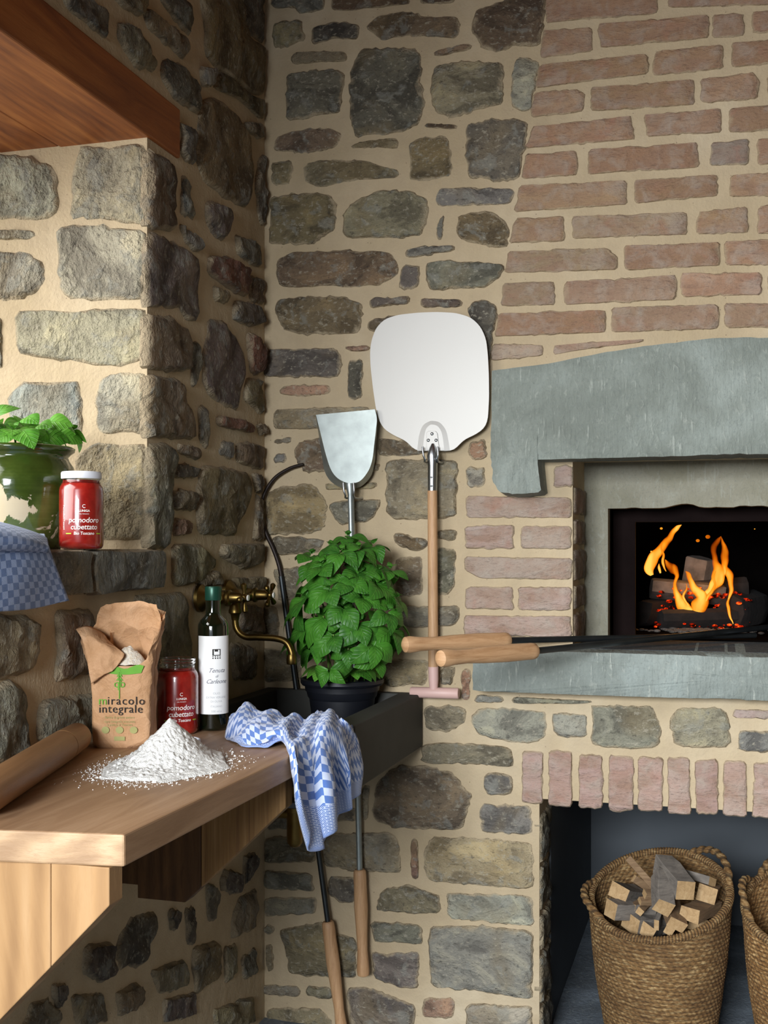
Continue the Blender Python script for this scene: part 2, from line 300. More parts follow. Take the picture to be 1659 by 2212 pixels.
# ------------------------------------------------------------------ building helpers
XF = {}
class MB:
    def __init__(s): s.v = []; s.f = []; s.mi = []; s.a = {}; s.uv = None; s.cur = 0
    def add(s, vs_, fs, mi=None):
        o = len(s.v); s.v += [V(q) for q in vs_]
        for f in fs: s.f.append([o+i for i in f]); s.mi.append(s.cur if mi is None else mi)
        return o
    def box(s, a, b, mi=None):
        x0, y0, z0 = a; x1, y1, z1 = b
        s.add([(x0, y0, z0), (x1, y0, z0), (x1, y1, z0), (x0, y1, z0), (x0, y0, z1), (x1, y0, z1), (x1, y1, z1), (x0, y1, z1)],
              [(0, 3, 2, 1), (4, 5, 6, 7), (0, 1, 5, 4), (1, 2, 6, 5), (2, 3, 7, 6), (3, 0, 4, 7)], mi); return s
    def loft(s, rings, cap=True, closed=True, mi=None):
        n = len(rings[0]); vs_ = [p for r in rings for p in r]; fs = []
        for i in range(len(rings)-1):
            for j in range(n if closed else n-1):
                k = (j+1) % n; fs.append((i*n+j, i*n+k, (i+1)*n+k, (i+1)*n+j))
        if cap: fs.append(tuple(range(n))[::-1]); fs.append(tuple(range((len(rings)-1)*n, len(rings)*n)))
        return s.add(vs_, fs, mi)
    def lathe(s, prof, c=(0, 0, 0), n=32, cap=True, mi=None):
        s.loft([[V((c[0]+r*cos(2*pi*j/n), c[1]+r*sin(2*pi*j/n), c[2]+z)) for j in range(n)] for r, z in prof], cap, mi=mi); return s
    def axis(s, p0, p1, prof, n=16, cap=True, mi=None, flat=1.0):
        p0, p1 = V(p0), V(p1); d = (p1-p0).normalized(); a = d.orthogonal().normalized()
        if abs(d.z) < .95: a = V((0, 0, 1)).cross(d).normalized()
        b = d.cross(a)
        s.loft([[p0.lerp(p1, t)+a*(r*cos(2*pi*j/n))+b*(r*flat*sin(2*pi*j/n)) for j in range(n)] for t, r in prof], cap, mi=mi); return s
    def tube(s, pts, r, n=10, mi=None, cap=True):
        pts = [V(p) for p in pts]; rings = []; prev = None
        for i, p in enumerate(pts):
            t = (pts[min(i+1, len(pts)-1)]-pts[max(i-1, 0)]).normalized()
            a = (prev - t*prev.dot(t)).normalized() if prev else t.orthogonal().normalized()
            prev = a; b = t.cross(a); rr = r[i] if isinstance(r, (list, tuple)) else r
            rings.append([p+a*rr*cos(2*pi*j/n)+b*rr*sin(2*pi*j/n) for j in range(n)])
        s.loft(rings, cap, mi=mi); return s
    def prism(s, poly, vec, mi=None):
        n = len(poly); vec = V(vec); a = [V(p) for p in poly]
        s.add(a+[p+vec for p in a], [tuple(range(n))[::-1], tuple(range(n, 2*n))]+[(i, (i+1) % n, n+(i+1) % n, n+i) for i in range(n)], mi); return s
    def ball(s, c, r, n=10, m=7, mi=None, sc=(1, 1, 1)):
        prof = [(sin(pi*i/m), -cos(pi*i/m)) for i in range(m+1)]
        s.loft([[V((c[0]+r*sc[0]*max(a, .01)*cos(2*pi*j/n), c[1]+r*sc[1]*max(a, .01)*sin(2*pi*j/n), c[2]+r*sc[2]*z)) for j in range(n)] for a, z in prof], True, mi=mi); return s
    def grid(s, rows, mi=None, uvs=None):
        nr, nc = len(rows), len(rows[0])
        return s.add([p for r in rows for p in r], [(i*nc+j, i*nc+j+1, (i+1)*nc+j+1, (i+1)*nc+j) for i in range(nr-1) for j in range(nc-1)], mi)
    def build(s, name, mat, parent=None, smooth=True, bevel=0, fix=True, origin=None, world=True, solid=0, angle=40):
        me = bpy.data.meshes.new(name); vv = s.v
        if origin is not None: o0 = V(origin); vv = [p-o0 for p in vv]
        elif parent is not None and parent.name in XF and world:
            inv = XF[parent.name].inverted(); vv = [inv@p for p in vv]
        me.from_pydata([tuple(p) for p in vv], [], s.f)
        for mm in (mat if isinstance(mat, (list, tuple)) else [mat]): me.materials.append(mm)
        for p, i in zip(me.polygons, s.mi): p.material_index = i
        for k, vals in s.a.items():
            at = me.attributes.new(k, 'FLOAT', 'POINT')
            for i, x in enumerate(vals): at.data[i].value = x
        if s.uv:
            ul = me.uv_layers.new(name='uv')
            for lp in me.loops: ul.data[lp.index].uv = s.uv[lp.vertex_index]
        if fix or bevel:
            bm = bmesh.new(); bm.from_mesh(me)
            if fix: bmesh.ops.recalc_face_normals(bm, faces=bm.faces)
            bm.to_mesh(me); bm.free()
        if smooth:
            for p in me.polygons: p.use_smooth = True
            if angle < 180: me.set_sharp_from_angle(angle=radians(angle))
        o = bpy.data.objects.new(name, me); COL.objects.link(o)
        if origin is not None: o.location = origin
        if parent is not None: o.parent = parent
        if origin is not None and parent is not None and parent.name in XF:
            o.location = XF[parent.name].inverted() @ V(origin)
        if bevel:
            m = o.modifiers.new('bevel', 'BEVEL'); m.width = bevel; m.segments = 2; m.limit_method = 'ANGLE'
        if solid:
            m = o.modifiers.new('thickness', 'SOLIDIFY'); m.thickness = solid; m.offset = 0
        return o
def tag(o, label=None, cat=None, group=None, kind=None):
    if label: o['label'] = label
    if cat: o['category'] = cat
    if group: o['group'] = group
    if kind: o['kind'] = kind
    return o
def thing(name, label, cat, loc=(0, 0, 0), rz=0, group=None):
    o = bpy.data.objects.new(name, None); COL.objects.link(o); o.location = loc; o.rotation_euler = (0, 0, rz); o.empty_display_size = .05
    XF[o.name] = Matrix.Translation(V(loc)) @ Matrix.Rotation(rz, 4, 'Z')
    return tag(o, label, cat, group)
def nz(p, f=1.0): return noise.noise(V(p)*f)
def catmull(P, n):
    out = []; k = len(P)
    for i in range(k-1):
        p0, p1, p2, p3 = P[max(i-1, 0)], P[i], P[i+1], P[min(i+2, k-1)]
        for j in range(n):
            t = j/n; out.append(.5*((2*p1)+(p2-p0)*t+(2*p0-5*p1+4*p2-p3)*t*t+(3*p1-p0-3*p2+p3)*t**3))
    out.append(P[-1].copy() if hasattr(P[-1], 'copy') else P[-1]); return out
def textmesh(body, size, mapfn, mat, name, parent, shear=0.0, align='CENTER', space=1.0, bold=0.0):
    cu = bpy.data.curves.new(name, 'FONT'); cu.body = body; cu.size = size; cu.align_x = align; cu.shear = shear; cu.space_character = space; cu.resolution_u = 2
    cu.offset = bold
    o = bpy.data.objects.new(name, cu); COL.objects.link(o)
    dg = bpy.context.evaluated_depsgraph_get(); me = bpy.data.meshes.new_from_object(o.evaluated_get(dg))
    bpy.data.objects.remove(o)
    bm = bmesh.new(); bm.from_mesh(me); bmesh.ops.triangulate(bm, faces=bm.faces)
    mb = MB(); mb.add([mapfn(v.co.x, v.co.y) for v in bm.verts], [tuple(v.index for v in f.verts) for f in bm.faces]); bm.free()
    return mb.build(name, mat, parent, smooth=False, fix=False, world=False)

# ------------------------------------------------------------------ masonry pieces
def resample(poly, n, chaik=2):
    pts = [V((p[0], p[1])) for p in poly]
    cut = (0, .007, .010, .03)[chaik]
    for it in range(chaik):
        q = []
        for i in range(len(pts)):
            a, b = pts[i], pts[(i+1) % len(pts)]; k = min(.25, cut*(.5 if it else .7)/max((b-a).length, 1e-6)); q += [a.lerp(b, k), a.lerp(b, 1-k)]
        pts = q
    L = [0]
    for i in range(len(pts)): L.append(L[-1]+(pts[(i+1) % len(pts)]-pts[i]).length)
    out = []; T = L[-1]; k = 0
    for i in range(n):
        t = T*i/n
        while L[k+1] < t: k += 1
        f = (t-L[k])/max(L[k+1]-L[k], 1e-9); out.append(pts[k].lerp(pts[(k+1) % len(pts)], f))
    return out, T
def piece(parent, name, poly2, to3, color, mat, proud=.006, rough=.003, jit=.0038, back=-.012, inset=.006, seed=0, n=None, rings=(.72, .45, .2), chaik=2):
    _, T = resample(poly2, 8, chaik)
    n = n or max(22, min(72, int(T/.0085)))
    pts, T = resample(poly2, n, chaik); c = sum(pts, V((0, 0)))/n
    sd = seed or random.random()*100
    out = []
    for p in pts:
        d = (p-c).normalized(); out.append(p+d*(jit*(nz((p.x*45, p.y*45, sd))*1.5+nz((p.x*130, p.y*130, sd))*1.2)))
    R = max(.02, min((p-c).length for p in out))
    mb = MB(); rr = []; ed = []
    def ring(sc, h, e, nzamp):
        r = []
        for p in out:
            if sc is None: q = p
            elif sc < 0: q = p+(c-p).normalized()*min(-sc, R*.35)
            else: q = c+(p-c)*sc
            hh = h + (nzamp*(nz((q.x*16, q.y*16, sd))*1.2+nz((q.x*45, q.y*45, sd+5))*.8) if nzamp else 0)
            r.append(to3(q.x, q.y, hh))
        rr.append(r); ed.extend([e]*n)
    ring(None, back, 0.0, 0); ring(None, proud*.1, 0.05, rough*.5); ring(-inset, proud, .38, rough*.8)
    for k, sc in enumerate(rings): ring(sc, proud+.12*(k+1)*min(proud, .012), 1.0 if k else .8, rough)
    mb.loft(rr, cap=False); o0 = (len(rr)-1)*n
    mb.v.append(to3(c.x, c.y, proud+.4*min(proud, .012)+rough*nz((c.x*16, c.y*16, sd)))); ci = len(mb.v)-1
    for j in range(n): mb.f.append([o0+j, o0+(j+1) % n, ci]); mb.mi.append(0)
    ed.append(1.0); mb.a['edge'] = ed
    o = mb.build(name, mat, parent, origin=to3(c.x, c.y, 0), angle=50)
    o.color = lin(color); return o

BY = lambda Y0: (lambda a, b, h: V((a, Y0-h, b)))       # plane facing -Y : (x, z)
LX = lambda X0: (lambda a, b, h: V((X0+h, a, b)))       # plane facing +X : (y, z)
def vary(c, k=10):
    c = [int(c[i:i+2], 16) for i in (0, 2, 4)]; d = random.uniform(-k, k)
    return '%02x%02x%02x' % tuple(int(max(0, min(255, v+d+w_+random.uniform(-2, 2)))) for v, w_ in zip(c, (3, 0, -5)))
PAL = {'D': '66615a', 'G': '887f6b', 'O': '7b6f57', 'B': '82807b', 'L': '9d9b8d', 'R': 'a3836f', 'N': '746555', 'P': '6c625d', 'Y': '9b8a68', 'S': '7b796b', 'r': '765446'}
def paler(c, k): return '%02x%02x%02x' % tuple(int(v+(185-v)*k) for v in [int(c[i:i+2], 16) for i in (0, 2, 4)])
BR = {'a': 'a3866e', 'b': '9c7e67', 'c': '998470', 'd': 'a88a73', 'e': '8d857b', 'f': 'b09c8c'}

# ------------------------------------------------------------------ setting
def structure(name, mb, mat, **k): o = mb.build(name, mat, **k); o['kind'] = 'structure'; return o
NX0, NX1 = .813, 1.515          # oven recess
WX0, WX1 = .731, 1.60           # log niche
SLB, SLT, LNB = .925, 1.029, 1.482
NTOP = .655
m = MB()
m.box((-.5, 0, 0), (WX0, .32, 3.0))
m.box((WX0, 0, NTOP), (NX0, .32, 3.0))
m.box((NX0, 0, NTOP), (3.0, .32, SLB+.05))
m.box((NX0, 0, LNB+.02), (3.0, .32, 3.0))
m.box((NX1, 0, SLB+.05), (3.0, .32, LNB+.02))
m.box((WX1, 0, 0), (3.0, .32, NTOP))
wb = structure('wall_back', m, M['mortar'], smooth=False)
m = MB()
JY = -.653
SILLZ = 1.2738
m.box((-.5, JY, 0), (0, 0, 3.0))
m.box((-.5, -4.0, 0), (0, JY, SILLZ-.085))
m.box((-.5, -4.0, 2.255), (0, JY, 3.0))
m.box((-.5, -4.0, SILLZ-.085), (0, -2.25, 2.255))
wl = structure('wall_left', m, M['mortar'], smooth=False)
structure('floor', MB().box((-6, -40, -.1), (12.0, 1.6, .03)), M['flag'], smooth=False)
structure('ceiling', MB().box((-.5, -4.4, 2.78), (3.4, .32, 2.9)), M['lintelwood'], smooth=False)
m = MB(); m.box((-.5, -4.4, 0), (-.2, -4.25, 2.78)); m.box((1.6, -4.4, 0), (3.3, -4.25, 2.78)); m.box((-.2, -4.4, 2.2), (1.6, -4.25, 2.78))  # unseen wall, added to narrow the daylight opening and darken the upper walls
structure('wall_front_lightblock', m, M['render'], smooth=False)
structure('wall_right', MB().box((3.0, -4.4, 0), (3.3, .32, 2.9)), M['darkwall'], smooth=False)

# --- back wall stones (traced in photo pixels: origin x, origin y, scale)
def Z(ox, oy, s, pts, f): return [f(ox+x/s, oy+y/s) for x, y in pts]
def bk(Y): return lambda x, y: (lambda p: (p.x, p.z))(onY(x, y, Y))
def lf(X): return lambda x, y: (lambda p: (p.y, p.z))(onX(x, y, X))
A = (560, 0, 2.765)
ST_A = [('B', [(60,-20),(390,-20),(385,60),(250,85),(190,45),(65,50)]), ('N', [(430,-30),(900,-30),(905,20),(650,50),(500,65),(425,50)]), ('N', [(955,-30),(1170,-30),(1165,18),(955,20)]),
('G', [(80,130),(240,115),(280,230),(200,270),(80,290)]), ('D', [(310,160),(490,120),(605,150),(590,235),(440,230),(310,270)]),
('N', [(640,160),(700,95),(860,60),(1000,100),(1195,95),(1200,180),(1180,228),(1000,215),(800,220),(725,250),(680,190)]),
('G', [(190,315),(350,300),(535,310),(530,360),(190,385)]), ('N', [(1030,310),(1265,255),(1270,290),(1050,340)]),
('D', [(600,290),(750,285),(940,280),(965,330),(965,470),(990,620),(960,740),(820,795),(565,815),(545,700),(535,600),(540,430),(575,350)]),
('S', [(165,440),(340,410),(480,415),(520,450),(495,560),(490,665),(330,690),(235,720),(155,715)]),
('G', [(1040,385),(1190,365),(1450,370),(1460,480),(1450,620),(1330,650),(1180,700),(1060,680),(1015,560)]),
('N', [(80,820),(180,790),(330,760),(450,765),(495,820),(460,880),(280,915),(80,895)]), ('G', [(535,885),(570,855),(700,830),(835,822),(832,888),(700,880)]),
('N', [(985,733),(1180,743),(1180,768),(1100,770),(985,757)]), ('O', [(890,850),(960,820),(1130,810),(1150,950),(1152,1050),(960,1085),(890,1080),(905,950)]),
('D', [(1240,740),(1380,712),(1580,715),(1610,760),(1580,900),(1555,1065),(1420,1085),(1330,1060),(1255,1070),(1225,900)]),
('G', [(70,965),(190,960),(205,1000),(185,1100),(70,1105)]), ('G', [(265,980),(350,955),(530,950),(650,960),(720,990),(835,1015),(825,1060),(600,1075),(470,1095),(370,1120),(270,1095)]),
('O', [(60,1170),(250,1155),(420,1160),(455,1230),(450,1370),(400,1400),(330,1460),(60,1460)]), ('G', [(500,1270),(580,1190),(720,1140),(900,1135),(1010,1190),(1015,1290),(960,1410),(760,1425),(520,1425),(500,1380)]),
('B', [(1065,1125),(1250,1115),(1520,1125),(1520,1185),(1490,1220),(1050,1230)]), ('B', [(1075,1310),(1105,1280),(1090,1430),(1060,1430),(1055,1350)]),
('O', [(1185,1290),(1240,1270),(1370,1255),(1450,1290),(1495,1360),(1485,1470),(1400,1485),(1190,1430),(1175,1350)]), ('B', [(870,1490),(960,1470),(1175,1465),(1160,1500),(1000,1525),(870,1540)]),
('N', [(95,1550),(200,1505),(450,1495),(760,1500),(830,1560),(820,1640),(720,1700),(560,1715),(380,1710),(120,1720),(95,1640)]), ('D', [(850,1590),(940,1575),(965,1620),(960,1700),(920,1730),(830,1730),(840,1650)]),
('S', [(1000,1570),(1100,1555),(1250,1560),(1460,1580),(1455,1640),(1350,1720),(1150,1730),(1020,1730),(995,1640)]), ('O', [(100,1790),(300,1765),(520,1770),(620,1820),(600,1990),(400,2000),(250,2000),(130,1960),(100,1870)]),
('P', [(665,1770),(780,1780),(900,1765),(895,1815),(790,1825),(660,1840)]), ('P', [(960,1780),(1100,1780),(1215,1790),(1210,1835),(960,1840)])]
PXS = [('N', [(1016,45),(1030,20),(1075,5),(1110,-10),(1178,-10),(1175,60),(1163,98),(1110,100),(1080,112),(1045,108),(1020,75)]),
('L', [(1112,125),(1150,122),(1166,135),(1156,195),(1146,240),(1105,235),(1105,180)]), ('D', [(1008,668),(1025,648),(1070,652),(1075,675),(1068,710),(1058,790),(1035,790),(1030,720)]),
('D', [(788,700),(815,685),(860,680),(860,718),(800,718)]), ('D', [(570,755),(650,752),(730,752),(738,765),(735,815),(640,816),(568,812)]), ('R', [(742,748),(800,745),(800,758),(745,758)]),
('D', [(752,778),(783,775),(782,860),(750,862)]), ('R', [(602,835),(650,830),(714,832),(714,851),(660,855),(604,853)]), ('G', [(590,885),(680,880),(800,878),(800,925),(590,927)]),
('B', [(589,947),(627,944),(627,957),(590,959)]), ('B', [(592,980),(618,978),(618,1000),(594,1001)]), ('N', [(637,958),(690,945),(735,945),(735,1015),(660,1022),(640,1000)]),
('N', [(815,946),(850,948),(925,955),(935,975),(890,985),(815,984)]), ('R', [(1010,955),(1050,945),(1052,990),(1015,995)]), ('L', [(1007,1009),(1050,1007),(1048,1052),(1008,1054)]),
('G', [(833,1005),(840,994),(885,992),(988,993),(986,1106),(967,1123),(938,1121),(858,1123),(834,1110)]), ('Y', [(573,1067),(612,1049),(660,1045),(685,1052),(706,1085),(703,1139),(674,1153),(576,1156)]),
('S', [(708,1089),(735,1081),(822,1078),(820,1096),(800,1125),(735,1135),(714,1110)]), ('G', [(701,1043),(742,1049),(815,1041),(811,1056),(703,1058)]), ('G', [(806,1002),(822,998),(818,1016),(800,1020)]),
('N', [(847,1153),(863,1149),(922,1166),(922,1182),(900,1193),(853,1175)]), ('S', [(940,1143),(990,1144),(988,1165),(940,1165)]), ('S', [(940,1184),(975,1185),(985,1191),(983,1265),(966,1286),(940,1286)]),
('N', [(855,1202),(912,1201),(913,1284),(850,1290)]), ('S', [(870,1305),(920,1311),(990,1307),(994,1325),(985,1350),(950,1354),(880,1357),(860,1345)]), ('N', [(790,1370),(860,1368),(872,1410),(800,1412)]),
('G', [(825,1424),(925,1424),(922,1482),(832,1484)]), ('L', [(950,1442),(985,1438),(978,1478),(952,1484)]), ('R', [(996,1446),(1016,1445),(1014,1517),(995,1512)]),
('G', [(915,1525),(985,1522),(1006,1533),(1004,1560),(965,1583),(920,1575)]), ('L', [(1016,1545),(1035,1530),(1075,1528),(1180,1538),(1178,1595),(1145,1608),(1085,1600),(1030,1588)]),
('G', [(905,1645),(912,1608),(960,1604),(1095,1612),(1110,1632),(1110,1658),(1040,1652),(930,1650)]), ('B', [(1025,1500),(1088,1504),(1085,1520),(1027,1518)]),
('G', [(590,1155),(700,1165),(690,1195),(600,1200),(585,1180)]), ('G', [(590,1230),(650,1225),(655,1290),(600,1300)]), ('N', [(575,1520),(640,1530),(640,1560),(575,1560)]), ('G', [(700,1205),(800,1210),(790,1260),(700,1255)]),
('G', [(560,1310),(600,1312),(604,1370),(575,1385),(560,1360)]), ('G', [(570,1400),(650,1405),(650,1470),(570,1475)])]
NN = (540, 1600, 2.592)
ST_N = [('N', [(830,140),(940,135),(1120,170),(1180,240),(1250,310),(1215,420),(1190,500),(980,500),(800,490),(680,440),(700,250),(740,190)]), ('B', [(1310,180),(1470,185),(1465,305),(1320,305)]),
('B', [(1290,355),(1580,365),(1580,525),(1290,515)]), ('G', [(80,550),(180,530),(360,540),(375,680),(80,690)]), ('G', [(400,520),(800,515),(830,560),(850,740),(620,742),(400,700)]), ('r', [(900,540),(940,540),(945,780),(900,780)]),
('Y', [(975,600),(1010,540),(1300,545),(1585,575),(1585,830),(1350,820),(1000,790),(980,720)]), ('S', [(75,725),(350,745),(360,845),(75,830)]), ('S', [(75,880),(370,880),(370,970),(75,985)]),
('D', [(430,760),(600,765),(600,900),(510,910),(440,870)]), ('O', [(740,830),(880,805),(1060,870),(1065,970),(860,970),(705,950),(715,890)]), ('L', [(1100,850),(1585,870),(1585,1040),(1110,1000)]),
('G', [(75,1030),(130,1030),(130,1080),(75,1080)]), ('O', [(85,1140),(125,1140),(130,1300),(95,1300)]), ('O', [(160,1060),(400,1015),(480,1080),(590,1100),(600,1330),(300,1320),(210,1300),(200,1180)]),
('S', [(670,1010),(960,1030),(970,1140),(690,1130)]), ('B', [(1000,1040),(1300,1035),(1585,1065),(1580,1450),(1300,1410),(1020,1380),(1000,1240)]), ('D', [(680,1185),(850,1190),(950,1180),(940,1390),(850,1390),(690,1330)]),
('G', [(70,1365),(280,1375),(280,1440),(70,1420)]), ('G', [(310,1375),(460,1385),(460,1450),(310,1435)]), ('D', [(540,1380),(700,1390),(940,1490),(910,1620),(560,1620)]), ('R', [(960,1440),(1145,1440),(1140,1560),(960,1550)]),
('L', [(1210,1470),(1580,1490),(1580,1640),(1205,1640)]), ('O', [(90,1500),(400,1500),(460,1580),(460,1620),(90,1620)]), ('G', [(620,265),(672,245),(660,440),(630,450)]), ('G', [(430,375),(600,380),(590,455),(430,450)]), ('G', [(90,430),(230,420),(230,500),(90,505)])]
PP = (1059, 1480, 2.765)
ST_P = [('S', [(125,68),(620,95),(560,112),(125,110)]), ('L', [(365,165),(580,175),(575,320),(380,310)]), ('S', [(600,120),(970,125),(1025,270),(1005,370),(880,385),(600,365),(605,240)]),
('G', [(1090,150),(1150,130),(1410,140),(1430,240),(1430,370),(1240,385),(1100,355),(1070,250)]), ('B', [(1485,270),(1800,280),(1800,405),(1485,400)])]
for (zz, lst) in ((A, ST_A), ((0, 0, 1), PXS), (NN, ST_N), (PP, ST_P)):
    for c, p in lst:
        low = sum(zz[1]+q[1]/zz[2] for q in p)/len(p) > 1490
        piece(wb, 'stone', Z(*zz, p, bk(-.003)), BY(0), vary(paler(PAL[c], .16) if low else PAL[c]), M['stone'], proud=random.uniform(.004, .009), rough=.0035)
# --- bricks
C = (1059, 0, 2.765)
BRK = [[(330,-30),(1005,-60),(1000,80),(330,135)],[(1060,-60),(1900,-120),(1900,20),(1060,45)],
[(310,180),(610,160),(612,305),(300,345)],[(640,140),(1310,85),(1305,225),(830,270),(650,285)],[(1325,85),(1520,78),(1520,215),(1325,230)],[(1560,70),(1800,45),(1800,190),(1565,200)],
[(290,385),(940,318),(945,440),(265,525)],[(980,305),(1395,262),(1395,410),(970,450)],[(1440,255),(1900,215),(1900,365),(1440,400)],
[(255,550),(530,530),(565,560),(560,665),(240,700)],[(600,520),(1220,468),(1220,625),(600,665)],[(1255,470),(1580,430),(1615,500),(1600,590),(1260,615)],[(1650,450),(1900,425),(1900,590),(1660,600)],
[(250,755),(840,690),(870,830),(210,885)],[(920,685),(1380,645),(1385,790),(930,815)],[(1425,645),(1900,605),(1900,770),(1425,790)],
[(210,915),(520,900),(525,1045),(185,1070)],[(590,890),(1230,850),(1250,1000),(580,1040)],[(1320,850),(1545,825),(1545,985),(1310,990)],[(1590,830),(1900,800),(1900,970),(1600,985)],
[(170,1105),(810,1075),(820,1220),(145,1265)],[(860,1075),(1360,1040),(1360,1170),(860,1215)],[(1430,1045),(1900,1010),(1900,1170),(1425,1175)],
[(150,1300),(440,1290),(445,1440),(110,1450)],[(485,1290),(1175,1265),(1180,1400),(490,1425)],[(1240,1265),(1540,1228),(1545,1390),(1230,1400)],[(1600,1230),(1900,1210),(1900,1390),(1590,1400)],
[(110,1500),(690,1480),(765,1530),(760,1610),(85,1630)],[(800,1465),(1375,1445),(1375,1585),(800,1615)],[(1400,1440),(1900,1420),(1900,1580),(1400,1585)],
[(75,1690),(380,1680),(390,1820),(60,1830)],[(440,1680),(1110,1640),(1110,1790),(440,1820)],[(1140,1630),(1620,1625),(1620,1760),(1140,1775)],[(1660,1640),(1900,1630),(1900,1770),(1660,1775)],
[(45,1870),(690,1850),(690,1985),(20,2010)],[(720,1835),(1360,1815),(1365,1965),(720,1985)],[(1400,1810),(1900,1800),(1900,1950),(1400,1960)],
[(10,2050),(315,2060),(315,2125),(5,2155)],[(370,2065),(560,2045),(930,2025),(900,2045),(500,2095),(370,2120)]]
cols = 'bcacabcbaeccacdbcbecbcadbecdabcbdcbbdff'
for i, p in enumerate(BRK):
    c = 'e' if i == 18 else random.choice('aabbccd')
    if i >= len(BRK)-2: c = 'f'
    piece(wb, 'brick', Z(*C, p, bk(-.003)), BY(0), vary(BR[c], 7), M['brick'], proud=.005, rough=.0016, jit=.0026, inset=.004, chaik=1)
Q = (1000, 900, 2.517)
for p in ([(15,430),(590,440),(595,550),(15,550)],[(10,595),(280,590),(275,720),(10,720)],[(315,595),(595,595),(590,722),(310,715)],[(10,760),(590,770),(590,885),(90,880),(5,830)],
          [(15,925),(270,925),(275,1050),(10,1045)],[(300,925),(590,925),(590,1055),(300,1050)],[(5,1080),(590,1085),(590,1200),(5,1190)],[(490,265),(597,265),(597,380),(490,385)]):
    piece(wb, 'brick', Z(*Q, p, bk(-.003)), BY(0), vary('ac9b92', 7), M['brick'], proud=.005, rough=.0016, jit=.0026, inset=.004, chaik=1)
for x0, y0, x1, y1 in ((185,390,315,715),(350,390,495,730),(530,410,675,742),(708,418,858,755),(882,428,1032,760),(1060,430,1198,775),(1225,442,1362,778),(1395,450,1530,792),(1570,462,1700,800),(1740,470,1870,808),(1910,480,2040,815)):
    j = lambda: random.uniform(-7, 7)
    piece(wb, 'brick', Z(*PP, [(x0+j(),y0),(x1+j(),y0+4),(x1+j(),y1),(x0+j(),y1-6)], bk(-.003)), BY(0), vary('ab928b', 8), M['brick'], proud=.006, rough=.0016, jit=.0026, inset=.004, chaik=1)
piece(wb, 'brick', Z(*PP, [(1450,145),(1750,155),(1750,205),(1450,195)], bk(-.003)), BY(0), 'b09a90', M['brick'], proud=.005, rough=.0015, jit=.0026, inset=.004, chaik=1)
# the brickwork goes on to the right, beyond the photograph's frame
random.seed(5); z0 = .05; row = 0
while z0 < 2.68:
    x = 1.375 - random.uniform(0, .01) + (.0 if row % 2 else .0); first = True
    while x < 2.85:
        w = (random.uniform(.12, .15) if (first and row % 2) else random.uniform(.22, .27)); x1 = x+w; first = False
        blocked = (z0 > .84 and z0 < 1.03+.02 and x < 1.82) or (z0 < NTOP+.01+.14 and x < WX1+.03) or (z0 > .83 and z0+.06 < LNB+.03 and x < NX1+.02) or (z0+.06 > 1.33 and z0 < 1.76 and x < 1.80)
        if (z0 > .80 and z0 < .99) and x < 1.82: blocked = True
        if not blocked: piece(wb, 'brick', [(x, z0), (x1, z0+.002), (x1, z0+.057), (x, z0+.055)], BY(0), vary(BR[random.choice('aabbcd')], 7), M['brick'], proud=.005, rough=.0016, jit=.0026, inset=.004, chaik=1)
        x = x1+.016
    z0 += .0735; row += 1
# reveal stones of the oven recess and of the log niche (facing +X)
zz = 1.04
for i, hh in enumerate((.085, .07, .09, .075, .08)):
    piece(wb, 'brick', [(.012, zz), (.225, zz), (.225, zz+hh-.014), (.012, zz+hh-.014)], LX(NX0), '6d5f52', M['brick'], proud=.006, rough=.004, jit=.004, chaik=1); zz += hh  # dark brick colour includes the recess's shade as well as soot
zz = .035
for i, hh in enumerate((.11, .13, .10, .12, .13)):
    piece(wb, 'stone', [(.004, zz), (.15+.02*nz((i*3.1, 0, 0)), zz), (.16, zz+hh-.014), (.004, zz+hh-.014)], LX(WX0), '57503f', M['rough'], proud=.008, rough=.007, jit=.005, chaik=1); zz += hh

